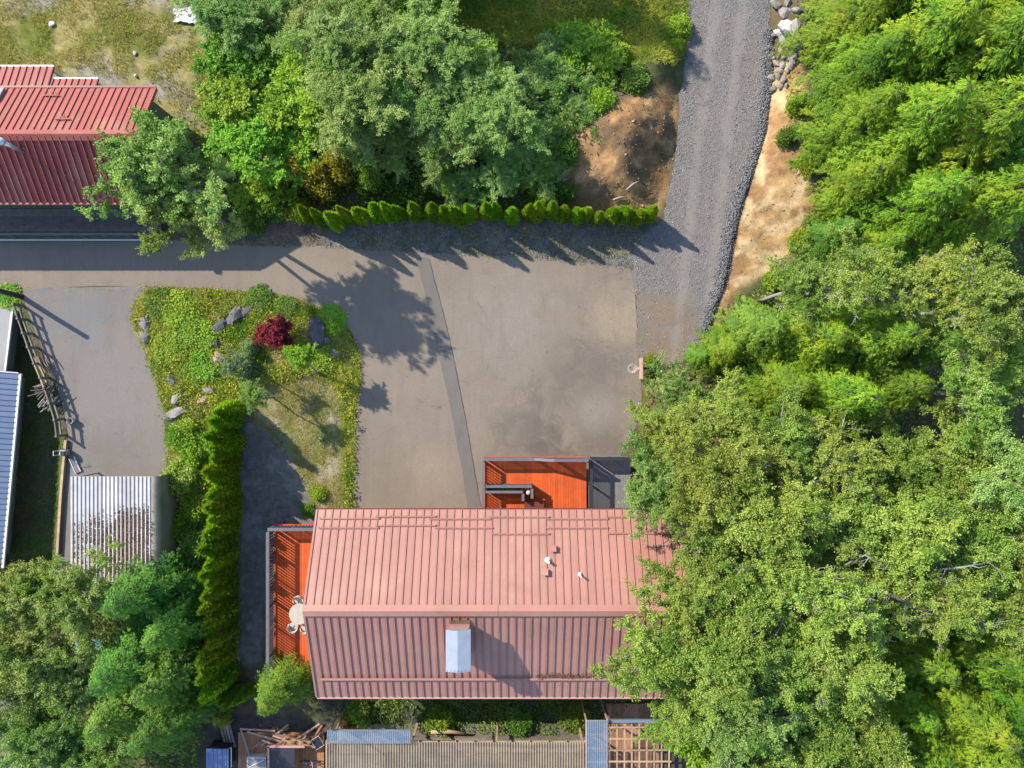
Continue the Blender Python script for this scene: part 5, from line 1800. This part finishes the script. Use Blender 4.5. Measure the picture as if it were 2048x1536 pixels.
for i, (x, y, r, h, lm, lab) in enumerate([
    (320, 610, .7, .7, 'undergrowth_leaf', 'dark green shrub at the upper left corner of the garden island'),
    (360, 625, .9, .8, 'maple_leaf', 'green leafy clump at the top of the weedy bank'),
    (395, 670, .9, .7, 'maple_leaf', 'green leafy clump in the middle of the weedy bank'),
    (520, 600, .7, .8, 'undergrowth_leaf', 'dark green fern clump at the top edge of the garden island'),
    (575, 620, .6, .7, 'undergrowth_leaf', 'dark shrub above the red maple'),
    (660, 640, .7, .5, 'maple_leaf', 'low green shrub on the curved driveway edge'),
    (640, 715, .7, .6, 'maple_leaf', 'fresh green shrub right of the thin sapling'),
    (600, 698, .45, .6, 'maple_leaf', 'bright upright shrub below the red maple'),
    (345, 700, .8, .6, 'weed_leaf', 'yellow-green weed clump beside the left boulders'),
    (395, 735, .8, .6, 'maple_leaf', 'green weed clump left of the pink stone'),
    (370, 870, .8, .8, 'weed_leaf', 'yellow-green shrub below the lowest bank boulder'),
    (395, 900, .8, .9, 'maple_leaf', 'bright green shrub left of the evergreen column top'),
    (365, 960, .9, 1.0, 'olive_leaf', 'olive shrub beside the top of the carport'),
    (400, 1010, .8, .9, 'weed_leaf', 'yellow-green shrub midway along the evergreen column'),
    (355, 1050, .8, .9, 'maple_leaf', 'bright green shrub beside the carport side'),
    (395, 1085, .9, 1.0, 'olive_leaf', 'olive shrub low beside the evergreen column'),
    (345, 1115, .8, 1.0, 'maple_leaf', 'leafy shrub at the bottom corner of the carport'),
    (618, 1020, .4, .4, 'weed_leaf', 'yellow-green weeds between the lawn and the house corner'),
    (640, 985, .5, .5, 'weed_leaf', 'small weed clump on the lawn above the house corner'),
    (1298, 742, .4, .5, 'undergrowth_leaf', 'dark green weed clump around the hoop pole'),
    (1300, 720, .35, .4, 'weed_leaf', 'yellow weed tuft above the hoop pole'),
    (20, 595, .7, .5, 'weed_leaf', 'bright yellow-green shrub by the post at the left edge'),
    (452, 1425, .55, 1.3, 'olive_leaf', 'pale feathery shrub above the leaning boards'),
    (880, 1440, .8, .9, 'weed_leaf', 'yellow-green bush in the gap below the house gutter'),
    (720, 1420, .8, .9, 'undergrowth_leaf', 'dark bush below the left house gutter'),
    (1040, 1440, .9, .8, 'undergrowth_leaf', 'dark bush below the middle of the house gutter'),
    (1150, 1430, .9, .8, 'undergrowth_leaf', 'dark bush below the right end of the house gutter'),
    (700, 1440, .5, .8, 'dead_leaf', 'dry brown shrub between the cedar and the patio roof'),
]):
    if x < 720 and y < 850: r, h = r * 1.25, h * .5
    elif x < 420 and y < 1130: r, h = r * 1.15, h * 1.1
    shrub(i % 3, x, y, r, h, lab, lm, 'shrub', 'shrub')

# bottom left trees
for k, v, x, y, hc, s, lm, lab in [
    ('alder', 1, 55, 1180, 3.2, .9, 'silver_leaf', 'silver green tree below the blue-grey roof'),
    ('alder', 3, 160, 1178, 3.2, .95, 'alder_leaf', 'silver green tree overhanging the carport'),
    ('alder', 0, 60, 1310, 3.4, 1.05, 'silver_leaf', 'dense silver tree at the left edge below the carport'),
    ('alder', 2, 150, 1335, 2.8, .9, 'silver_leaf', 'dense silver tree left of the bottom left firs'),
    ('alder', 1, 120, 1450, 3.0, 1.0, 'alder_leaf', 'pale green tree at the bottom edge near the left corner'),
    ('alder', 3, 215, 1490, 2.6, .9, 'alder_leaf', 'pale green tree at the bottom edge left of the blue bin'),
]:
    tree(k, v, x, y, hc, s, lab, lm, group='silver trees at bottom left')
for v, x, y, s, lab in [
    (0, 285, 1180, .95, 'bright fir directly below the carport'), (1, 345, 1250, .8, 'bright fir beside the evergreen column'),
    (0, 265, 1320, 1.0, 'fir in the middle of the bottom left group'), (1, 335, 1350, .9, 'fir right of the middle one at bottom left'),
    (1, 250, 1410, .95, 'fir at the lower left of the bottom left group'), (0, 330, 1440, .9, 'lowest fir of the bottom left group'),
    (1, 225, 1175, .45, 'small yellow-green fir leaning over the carport roof'),
]:
    ctree('fir', v, x, y, s, lab, 'fir_needle' if s > .5 else 'cedar_needle', name='fir_tree', group='firs at bottom left')
ctree('fir', 0, 560, 1375, .78, 'bright feathery cedar at the lower left corner of the house', 'cedar_needle', name='cedar_tree', sxy=.72)

# forest on the right
NE = [(1700, 60, .70), (1790, 25, .9), (1900, 60, 1.0), (2020, 30, 1.05), (1695, 170, .66), (1775, 140, .9), (1885, 170, 1.05), (2000, 160, 1.1),
      (1688, 262, .62), (1770, 285, .85), (1885, 295, 1.0), (2015, 310, 1.05), (1700, 375, .58), (1800, 420, .8), (1920, 420, .9), (1665, 470, .40), (1740, 500, .5)]
NEL = ['at the top edge beside the rock wall', 'second from the rock wall at the top edge', 'third from the rock wall at the top edge', 'in the top right corner',
       'just below the rock wall', 'right of the one just below the rock wall', 'in the upper middle of the right forest', 'at the right edge below the corner',
       'overhanging the bare tan strip', 'right of the one overhanging the tan strip', 'in the middle of the upper right forest', 'at the right edge in the upper middle',
       'low beside the widest tan dirt', 'right of the low one beside the tan dirt', 'above the dark gap at the right edge', 'short and yellow beside the tan dirt', 'short and yellow above the alder band']
for i, ((x, y, s), w) in enumerate(zip(NE, NEL)):
    ctree('cedar', i % 3, x, y, s, 'yellow-green cedar ' + w, 'cedar_needle' if i % 4 != 3 else 'fir_needle', hmid=.42, group='cedars of the upper right forest')
CB = [(1445, 700, .42), (1520, 660, .55), (1610, 680, .72), (1720, 680, .82), (1820, 690, .75), (1560, 770, .62), (1660, 790, .78), (1400, 712, .22), (1760, 770, .7)]
CBL = ['beside the end of the gravel berm', 'second from the gravel road', 'at the middle left of the band', 'in the centre of the band', 'at the right end of the band', 'at the lower left of the band', 'at the bottom of the band',
       'smallest, at the gravel berm end', 'at the lower right of the band']
for i, ((x, y, s), w) in enumerate(zip(CB, CBL)):
    ctree('cedar', (i + 1) % 3, x, y, s, 'bright cedar in the middle right band, ' + w, 'fir_needle' if i % 3 == 1 else 'cedar_needle', hmid=.42, group='cedars of the middle right band')
SE = [(1810, 1290, .72), (1930, 1280, .78), (1790, 1390, .62), (1900, 1400, .8), (2020, 1400, .8), (1830, 1500, .7), (1960, 1510, .8)]
SEL = ['at the upper left of the bottom right group', 'at the top of the bottom right group', 'at the left of the bottom right group', 'in the middle of the bottom right group', 'at the right edge of the bottom right group',
       'at the bottom edge of the bottom right group', 'in the bottom right corner']
for i, ((x, y, s), w) in enumerate(zip(SE, SEL)):
    ctree('cedar', i % 3, x, y, s, 'yellow-green cedar ' + w, 'cedar_needle', hmid=.45, group='cedars at bottom right')
RT = [('thin', 0, 1600, 575, 6.2, .8, 'at the left of the upper alder band', None), ('thin', 1, 1715, 560, 6.8, .85, 'in the middle of the upper alder band', None),
      ('thin', 2, 1840, 570, 7.2, .9, 'right of the middle in the upper alder band', None), ('thin', 0, 1960, 610, 7.6, .95, 'at the right end of the upper alder band', None),
      ('thin', 1, 1985, 720, 7.0, .9, 'at the right edge beside the middle cedars', None), ('thin', 2, 1930, 790, 6.4, .85, 'at the right of the dark hollow', None),
      ('alder', 0, 1350, 790, 4.2, .62, 'just below the basketball hoop', None), ('alder', 1, 1330, 870, 5.0, .72, 'at the right edge of the driveway', None),
      ('alder', 2, 1440, 840, 5.4, .8, 'right of the one below the basketball hoop', None), ('alder', 3, 1316, 965, 5.6, .80, 'overhanging the grey deck', None),
      ('alder', 0, 1415, 945, 6.4, .95, 'right of the one overhanging the grey deck', None), ('alder', 1, 1540, 895, 6.4, .9, 'below the lower left cedar of the band', None),
      ('thin', 2, 1660, 920, 6.0, .9, 'left of the dark hollow', None), ('alder', 3, 1790, 930, 5.6, .85, 'below the dark hollow', None), ('alder', 0, 1900, 920, 6.0, .9, 'lower right of the dark hollow', None),
      ('alder', 2, 2010, 940, 6.6, .9, 'at the right edge below the dark hollow', None),
      ('thin', 1, 1412, 1085, 6.8, .92, 'beside the upper right roof corner', (1392, 1050)), ('alder', 2, 1530, 1035, 6.8, .98, 'right of the upper roof corner', None), ('thin', 0, 1660, 1050, 7.0, 1.0, 'in the centre of the right forest', None),
      ('alder', 1, 1790, 1060, 6.6, .95, 'right of the forest centre', None), ('alder', 3, 1920, 1070, 6.8, .95, 'near the right edge at middle height', None), ('thin', 2, 2030, 1110, 6.8, .9, 'at the right edge at middle height', None),
      ('alder', 3, 1390, 1178, 7.0, .8, 'overhanging the right end of the ridge', (1400, 1165)), ('thin', 1, 1490, 1170, 7.4, 1.0, 'right of the one over the ridge', None), ('thin', 2, 1620, 1180, 7.4, 1.0, 'with pale bare branches in the right forest', None),
      ('thin', 0, 1750, 1180, 6.8, .95, 'left of the broken brown limb', None), ('thin', 1, 1880, 1190, 6.6, .9, 'above the bottom right cedars', None), ('thin', 2, 2000, 1210, 6.6, .9, 'at the right edge above the bottom cedars', None),
      ('alder', 0, 1308, 1290, 7.0, .9, 'covering the lower right part of the roof', (1398, 1240)), ('alder', 2, 1440, 1300, 7.2, .95, 'right of the one covering the roof', None), ('thin', 1, 1560, 1300, 7.0, 1.0, 'in the lower middle of the right forest', None),
      ('thin', 0, 1680, 1310, 6.6, .95, 'left of the bottom right cedars', None), ('alder', 3, 1370, 1400, 6.0, .78, 'above the pergola', (1402, 1360)), ('alder', 1, 1475, 1420, 6.6, .9, 'at the lower middle right of the pergola', None),
      ('alder', 0, 1600, 1420, 6.4, .95, 'near the bottom edge of the right forest', None), ('alder', 2, 1710, 1450, 6.0, .9, 'beside the lower left of the bottom right cedars', None),
      ('maple', 1, 1395, 1475, 4.2, .9, 'hanging over the pergola corner', (1420, 1470)), ('alder', 3, 1470, 1520, 5.6, .85, 'at the bottom edge right of the pergola', None), ('alder', 1, 1590, 1525, 5.6, .9, 'at the bottom edge in the middle of the forest', None),
      ('thin', 2, 1720, 1535, 5.0, .8, 'at the bottom edge left of the cedars', None)]
for i, (k, v, x, y, hc, s, w, b) in enumerate(RT):
    hc += [-.7, .5, -.2, .8, -.4, .3, -.8][i % 7] * (1 if b is None else .2)
    s *= 1.02
    lm = {'thin': 'olive_leaf', 'alder': ('alder_leaf', 'olive_leaf', 'olive_leaf')[i % 3], 'maple': 'maple_leaf'}[k]
    tree(k, v, x, y, hc, s, ('sparse olive tree ' if k == 'thin' else 'bright maple ' if k == 'maple' else 'leafy green alder ') + w, lm, base=b, group='broadleaf trees of the right forest')
# bare dead limbs in the canopy
for i, (a, m, b, r) in enumerate([((1565, 1155), (1630, 1190), (1700, 1228), .07), ((1700, 1150), (1790, 1195), (1888, 1238), .10), ((1870, 1140), (1920, 1135), (1980, 1125), .06), ((1680, 1255), (1740, 1280), (1762, 1335), .05),
                                 ((1690, 1130), (1730, 1110), (1775, 1140), .05), ((1930, 605), (1970, 598), (2015, 602), .05)]):
    z = 8.6
    pa, pm, pb = W(*a, z - .6), W(*m, z), W(*b, z - .3)
    o = thing('dead_limb', ['long pale bare limb above the sparse olive canopy', 'broken brown limb lying across the right canopy', 'bare pale limb near the right edge of the canopy', 'drooping bare limb left of the bottom right cedars',
                            'curved bare twig above the broken brown limb', 'bare pale limb in the upper alder band'][i], 'branch', tuple(pa))
    mb = MB().tube([pa, pa.lerp(pm, .5), pm, pm.lerp(pb, .5), pb], [r, r * .9, r * .75, r * .5, r * .2], 6)
    mb.build('limb', MATS['bark' if i == 1 else 'pale_bark'], o, True)
    rs2 = random.Random(i)
    for k in range(7):
        q = pa.lerp(pm, rs2.random()) if k % 2 else pm.lerp(pb, rs2.random())
        e = q + Vector((rs2.uniform(-.8, .8), rs2.uniform(-.8, .8), rs2.uniform(-.1, .3)))
        MB().tube([q, q.lerp(e, .5) + Vector((rs2.uniform(-.1, .1), rs2.uniform(-.1, .1), .05)), e], [.025, .018, .007], 5).build('twig', MATS['pale_bark'], o)

# tall firs just above the top edge, their shade falls on the meadow
for i, (x, y, s, lab) in enumerate([(700, -150, 1.0, 'tall cedar beyond the top edge left of the meadow'), (850, -170, 1.0, 'tall cedar beyond the top edge above the meadow'), (1000, -200, .9, 'tall cedar beyond the top edge right of the meadow')]):
    ctree('cedar', i % 3, x, y, s, lab, 'fir_needle', hmid=.3)

# ------------------------------------------------------------------ ground cover
def scatter(name, polys, n, ll, lw, lean, mat, label, hmin=0.0, hmax=.05, clump=.9, seed=0, zadd=0.0):
    rg = np.random.default_rng(seed)
    Pl = [poly_w(p) for p in polys]
    lo = np.min([p.min(0) for p in Pl], 0)
    hi = np.max([p.max(0) for p in Pl], 0)
    x, y = rg.uniform(lo[0], hi[0], n), rg.uniform(lo[1], hi[1], n)
    k = np.zeros(n, bool)
    for p in Pl: k |= inside(p, x, y)
    for p in P_ROAD_ALL: k &= sdist(p, x, y) > -.05
    k &= rg.uniform(0, 1, n) < (1 - clump) + clump * smooth(.32, .55, fnoise(x, y, .9, seed + 5))
    x, y = x[k], y[k]
    m = len(x)
    P = np.stack([x, y, ground_z(x, y) + rg.uniform(hmin, hmax, m) * (.3 + 1.6 * smooth(.4, .65, fnoise(x, y, .6, seed + 33))) + zadd], 1)
    az = rg.uniform(0, 6.28, m)
    D = np.stack([np.cos(az) * lean, np.sin(az) * lean, np.full(m, 1.0)], 1) + rg.normal(0, .3, (m, 3))
    Nn = unit(rg.normal(0, .4, (m, 3)) + np.array([0, 0, .6]) + np.stack([-np.cos(az), -np.sin(az), np.zeros(m)], 1) * .5)
    t = .5 + 1.1 * (fnoise(x, y, 1.4, seed + 9) - .45) + rg.normal(0, .18, m)
    me = leaf_mesh(name, P, D, Nn, ll * rg.uniform(.5, 1.4, m), lw * rg.uniform(.7, 1.3, m), t, .12)
    o = link_mesh(name, me, mat)
    return tag(o, label, None, None, 'stuff')


ISLAND = [(285, 572), (440, 578), (560, 589), (640, 612), (696, 650), (722, 704), (724, 760), (717, 850), (712, 1030), (690, 1030), (690, 900), (680, 790), (640, 745), (540, 770), (480, 830), (440, 830), (430, 1340), (350, 1180), (336, 950), (330, 830), (308, 748), (284, 690), (264, 640), (270, 600)]
LAWNP = [(530, 770), (640, 740), (690, 800), (700, 900), (705, 1040), (640, 1040), (590, 930), (540, 870), (490, 830)]
YARD = [(-60, 560), (45, 605), (70, 690), (105, 790), (130, 850), (130, 960), (110, 1160), (-60, 1160)]
TOPL = [(-80, -80), (420, -80), (420, 60), (440, 200), (450, 330), (340, 320), (300, 160), (-80, 150)]
MEAD = [(860, -80), (1376, -80), (1372, 90), (1345, 140), (1240, 150), (1080, 110), (900, 90)]
scatter('bank_grass', [ISLAND], 110000, .26, .026, 1.1, MATS['grass_blade'], 'yellow-green grass and weeds of the garden island and bank', seed=1, clump=.85)
scatter('bank_weeds', [ISLAND], 60000, .14, .07, 1.2, MATS['weed_leaf'], 'broad-leaved weeds of the garden island and bank', 0, .22, seed=2, clump=.85)
scatter('lawn_grass', [LAWNP], 60000, .10, .02, 1.6, MATS['dry_grass_blade'], 'thin dry lawn between the evergreen column and the driveway', seed=3, clump=.85)
scatter('yard_grass', [YARD], 50000, .12, .024, 1.2, MATS['undergrowth_leaf'], 'dark green yard grass at the left edge', seed=4, clump=.5)
scatter('lot_grass', [TOPL], 62000, .17, .026, 1.2, MATS['dry_grass_blade'], 'dry patchy grass on the lot at top left', seed=5, clump=1.0)
scatter('meadow_grass', [MEAD], 70000, .26, .03, 1.1, MATS['grass_blade'], 'shaded long grass at the top edge', seed=6, clump=.5)
FL = [[(1540, -80), (2140, -80), (2140, 1640), (1380, 1640), (1380, 1480), (1350, 1380), (1350, 1040), (1290, 900), (1284, 760), (1410, 720), (1500, 580), (1620, 500), (1620, 300), (1600, 100)],
      [(430, 20), (900, 60), (1100, 130), (1240, 170), (1160, 280), (1080, 330), (1090, 410), (560, 425), (430, 430), (350, 300), (440, 200)],
      [(-60, 1140), (330, 1130), (420, 1300), (400, 1640), (-60, 1640)]]
scatter('forest_undergrowth', FL, 150000, .22, .13, 1.4, MATS['undergrowth_leaf'], 'leafy undergrowth below the trees', 0, .7, seed=7, clump=.6)
scatter('gap_undergrowth', [[(690, 1385), (1340, 1385), (1340, 1445), (1170, 1465), (700, 1460)]], 9000, .14, .07, 1.4, MATS['undergrowth_leaf'], 'sparse weeds in the gap below the house', 0, .25, seed=8, clump=.9)
scatter('hedge_foot_weeds', [[(640, 452), (1330, 445), (1290, 500), (1180, 540), (880, 505), (700, 498)]], 4500, .12, .03, 1.3, MATS['grass_blade'], 'weeds in the mulch at the foot of the evergreen row', seed=9, clump=1.0)
scatter('tan_edge_weeds', [[(1560, 130), (1640, 100), (1640, 520), (1560, 560), (1500, 590), (1590, 500), (1600, 330), (1560, 260)]], 14000, .22, .05, 1.1, MATS['weed_leaf'], 'yellow-green weeds at the edge of the bare tan strip', seed=10, clump=.9)

# ------------------------------------------------------------------ basketball hoop
hz = 3.05
hc = W(1265, 737, hz)
hb = W(1322, 738, 0)
hp = thing('basketball_hoop', 'basketball hoop with pinkish backboard on a dark pole beside the driveway', 'basketball hoop', (hb.x, hb.y, 0))
MB().tube([hc + Vector((.23 * math.cos(a), .23 * math.sin(a), 0)) for a in np.linspace(0, 2 * math.pi, 25)], .014, 7, False).build('rim', MATS['cream_cloth'], hp)
net = MB()
for k in range(12):
    a = k * math.pi / 6
    net.tube([hc + Vector((.22 * math.cos(a), .22 * math.sin(a), -.01)), hc + Vector((.15 * math.cos(a + .26), .15 * math.sin(a + .26), -.2)), hc + Vector((.12 * math.cos(a), .12 * math.sin(a), -.4))], .007, 4)
    net.tube([hc + Vector((.22 * math.cos(a), .22 * math.sin(a), -.01)), hc + Vector((.15 * math.cos(a - .26), .15 * math.sin(a - .26), -.2)), hc + Vector((.12 * math.cos(a), .12 * math.sin(a), -.4))], .007, 4)
net.build('net', MATS['white_paint'], hp)
bx = hc.x + .40
MB().box((bx, hc.y, hz + .25), (.06, 1.08, .75)).build('backboard', MATS['pink_paint'], hp)
MB().box((bx - .10, hc.y, hz), (.16, .12, .05)).build('bracket', MATS['pink_paint'], hp)
MB().tube([(hb.x, hb.y, -.05), (hb.x, hb.y, 2.35), (bx + .05, hc.y, 3.2)], .055, 10).build('pole', MATS['dark_rail'], hp)
MB().tube([(hb.x, hb.y, 1.9), (bx + .05, hc.y, 2.85)], .03, 8).tube([(bx + .04, hc.y + .4, 3.4), (hb.x - .25, hb.y, 2.65)], .02, 6).tube([(bx + .04, hc.y - .4, 3.4), (hb.x - .25, hb.y, 2.65)], .02, 6).build('brace', MATS['dark_rail'], hp)

# ------------------------------------------------------------------ left fence, pole, brush
pb = W(44, 594)
po = thing('utility_post', 'tall dark wooden post at the upper corner of the side driveway', 'post', (pb.x, pb.y, 0))
MB().tube([(pb.x, pb.y, -.2), (pb.x - .06, pb.y + .12, 1.6), (pb.x - .12, pb.y + .28, 3.2)], [.15, .135, .12], 10).build('shaft', MATS['dark_timber'], po, True)
MB().lathe((pb.x - .12, pb.y + .28, 3.19), [(.13, 0), (.13, .03), (.04, .07)], 10).build('cap', MATS['weathered_wood'], po)
fpts = [(47, 612), (56, 640), (66, 668), (76, 696), (88, 728), (100, 756), (108, 776), (118, 806), (128, 838), (132, 870)]
fe = thing('rail_fence', 'low weathered rail fence along the left side of the side driveway', 'fence', tuple(W(90, 740)))
for i, (x, y) in enumerate(fpts):
    w = W(x, y)
    MB().box((w.x, w.y, .42), (.11, .11, 1.0), R(20)).build('post', MATS['weathered_wood'], fe)
for i in range(len(fpts) - 1):
    a, b = W(*fpts[i]), W(*fpts[i + 1])
    for zz in (.42, .82):
        MB().bar(a + Vector((0, 0, zz)), b + Vector((0, 0, zz + .004)), .07, .11).build('rail', MATS['tan_wood' if i in (4, 5) else 'weathered_wood'], fe)
ed = thing('timber_edging', 'long narrow timber edging between the yard and the carport', 'edging', tuple(W(125, 980)))
epts = [(133, 880), (128, 930), (124, 980), (120, 1040), (116, 1110)]
for a, b in zip(epts[:-1], epts[1:]):
    MB().bar(W(*a, .10), W(*b, .101), .14, .22).build('timber', MATS['tan_wood'], ed)
rs3 = random.Random(5)
for nm, (cx, cy), k, lab in (('brush_pile', (97, 778), 26, 'tangled pile of brown sticks beside the rail fence'), ('brush_pile', (104, 806), 16, 'heap of grey poles below the stick pile'), ('brush_pile', (93, 728), 14, 'bundle of pale sticks leaning on the rail fence')):
    w = W(cx, cy)
    t = thing(nm, lab, 'brush pile', tuple(w), 'brush piles along the rail fence')
    ang = {26: .7, 16: .75, 14: -1.05}[k]
    for i in range(k):
        c = w + Vector((rs3.uniform(-.35, .35), rs3.uniform(-.3, .3), .08 + i * .028))
        a = ang + rs3.uniform(-.7, .7) * (.25 if k == 14 else 1)
        L = rs3.uniform(.4, 1.0) if i > 3 else 1.3
        d = Vector((math.cos(a), math.sin(a), rs3.uniform(-.12, .12))) * L / 2
        MB().tube([c - d, c + Vector((0, 0, .03)), c + d], [.03, .035, .02], 5).build('stick', MATS[{26: 'bark', 16: 'pale_bark', 14: 'tan_wood'}[k] if i % 3 else 'weathered_wood'], t)
# small machines beside the fence
pg = W(136, 904)
g = thing('pressure_washer', 'small grey and white machine with hose beside the timber edging', 'machine', tuple(pg))
MB().box(pg + Vector((0, 0, .32)), (.34, .30, .40)).build('body', MATS['galvanised'], g)
MB().box(pg + Vector((.05, -.02, .55)), (.22, .24, .08)).build('lid', MATS['black_plastic'], g)
for s in (-1, 1):
    MB().tube([pg + Vector((-.12, s * .19 - .02, .12)), pg + Vector((-.12, s * .19 + .02, .12))], .12, 12).build('wheel', MATS['black_plastic'], g)
MB().tube([pg + Vector((-.15, -.12, .4)), pg + Vector((-.28, -.12, .85)), pg + Vector((-.28, .12, .85)), pg + Vector((-.15, .12, .4))], .018, 6).build('handle', MATS['white_paint'], g)
MB().tube([pg + Vector((.1, -.1, .3)), pg + Vector((.3, -.35, .05)), pg + Vector((.5, -.75, .03)), pg + Vector((.9, -.85, .03)), pg + Vector((1.3, -.8, .03)), pg + Vector((1.0, -.7, .03))], .02, 6).build('hose', MATS['grey_rail'], g)
pg = W(147, 841)
g = thing('garden_bucket', 'small pale bucket standing by the fence end', 'bucket', tuple(pg))
MB().lathe(pg + Vector((0, 0, .01)), [(.13, 0), (.17, .34), (.18, .35), (.155, .34), (.12, .05)], 16).build('pail', MATS['white_rock'], g)
MB().tube([pg + Vector((.17 * math.cos(a), 0, .35 + .12 * math.sin(a))) for a in np.linspace(0, math.pi, 8)], .008, 5).build('handle', MATS['dark_rail'], g)
pg = W(152, 930)
g = thing('metal_ramp', 'narrow purple-grey ramp lying on the side driveway', 'ramp', tuple(pg))
Mz = Matrix.Rotation(R(25), 3, 'Z')
MB().box(pg + Vector((.0, 0, .07)), (.30, .9, .03), M=Mz).build('plate', MATS['grey_rail'], g)
for s in (-.15, .15):
    MB().box(pg + Mz @ Vector((s, 0, .075)), (.03, .92, .09), M=Mz).build('edge_rail', MATS['white_paint'], g)

# crumpled tarp at top left, tarps glimpsed through the trees
def tarp(name, px, py, sx, sy, z, mat, label, seed, cat='tarp'):
    w = W(px, py, z)
    z = max(z, gz(w.x, w.y) + .03)
    rg = np.random.default_rng(seed)
    n = 14
    X, Y = np.meshgrid(np.linspace(-sx / 2, sx / 2, n), np.linspace(-sy / 2, sy / 2, n))
    Z = (fnoise(X + seed * 3, Y, .5, seed) - .3) * .35 + .03
    Vv = np.stack([X + rg.normal(0, .04, X.shape), Y + rg.normal(0, .04, Y.shape), Z], -1).reshape(-1, 3)
    idx = np.arange(n * n).reshape(n, n)
    F = np.stack([idx[:-1, :-1], idx[:-1, 1:], idx[1:, 1:], idx[1:, :-1]], -1).reshape(-1, 4)
    me = bpy.data.meshes.new(name)
    me.from_pydata(Vv.tolist(), [], F.tolist())
    o = link_mesh(name, me, MATS[mat], None, (w.x, w.y, z))
    md = o.modifiers.new('thickness', 'SOLIDIFY')
    md.thickness = .012
    tag(o, label, cat)


tarp('crumpled_tarp', 378, 36, 1.5, .8, .1, 'white_paint', 'crumpled white tarp at the top edge beside the trees', 3)
tarp('red_cloth', 388, 28, .5, .45, .28, 'pink_rock', 'small reddish cloth lying on the crumpled white tarp', 4, 'cloth')
tarp('blue_tarp', 178, 1292, 1.5, .7, .1, 'blue_tarp', 'pale blue cover glimpsed between the bottom left trees', 5)
tarp('dark_tarp', 2018, 1316, 1.5, .7, .1, 'black_plastic', 'dark sheet glimpsed between the cedars at the right edge', 6)
for i, (x, y) in enumerate(((270, 107), (272, 152), (105, 140 - 90))):
    o = put_rock('pale_stone', x, y, .16 + .03 * i, 'white_rock', None, i)
    tag(o, ['pale stone on the gravel above the red roof', 'pale stone just above the gable of the red roof', 'pale stone in the dry grass at top left'][i], 'rock')

# paved strip bottom left
P_BL = poly_w([(-80, 1400), (30, 1400), (80, 1440), (90, 1700), (-80, 1700)])
sheet('lower_pavement', P_BL, .02 + .12, MATS['left_asphalt'], 3, .02, 9, .2)

# crack along the right side of the trench patch, litter blown onto the paving
ck = [(859, 518), (869, 560), (882, 606), (895, 660), (909, 724), (920, 780), (931, 834), (947, 930), (965, 1030)]
mb = MB()
for a, b in zip(ck[:-1], ck[1:]):
    pa, pb_ = W(*a), W(*b)
    for i in range(6):
        p = pa.lerp(pb_, i / 6) + Vector((random.uniform(-.015, .015), 0, 0))
        q = pa.lerp(pb_, (i + 1) / 6)
        mb.box(((p.x + q.x) / 2, (p.y + q.y) / 2, .018), (random.uniform(.02, .045), (p - q).length, .006), math.atan2(q.x - p.x, -(q.y - p.y)))
tag(mb.build('tar_seam', MATS['dark_timber']), kind='structure')
rg = np.random.default_rng(77)
n = 60000
x, y = rg.uniform(WX(0), WX(1285), n), rg.uniform(WY(1010), WY(450), n)
d1, d2 = sdist(P_DRIVE, x, y), sdist(P_LEFT, x, y)
ins = np.minimum(d1, d2)
k = (ins < -.02) & (rg.uniform(0, 1, n) < .012 + .5 * np.exp(ins / .16) + .10 * np.exp(-((x - WX(1250)) / 2.2) ** 2))
x, y = x[k], y[k]
P = np.stack([x, y, np.full(len(x), .016)], 1)
me = leaf_mesh('paving_litter', P, rg.normal(0, 1, P.shape) * np.array([1, 1, .12]), unit(rg.normal(0, .15, P.shape) + np.array([0, 0, 1.])), .06 * rg.uniform(.5, 1.4, len(x)), .035, rg.uniform(0, 1, len(x)))
tag(link_mesh('paving_litter', me, MATS['dead_leaf']), 'dry leaves and grit scattered on the paving', None, None, 'stuff')
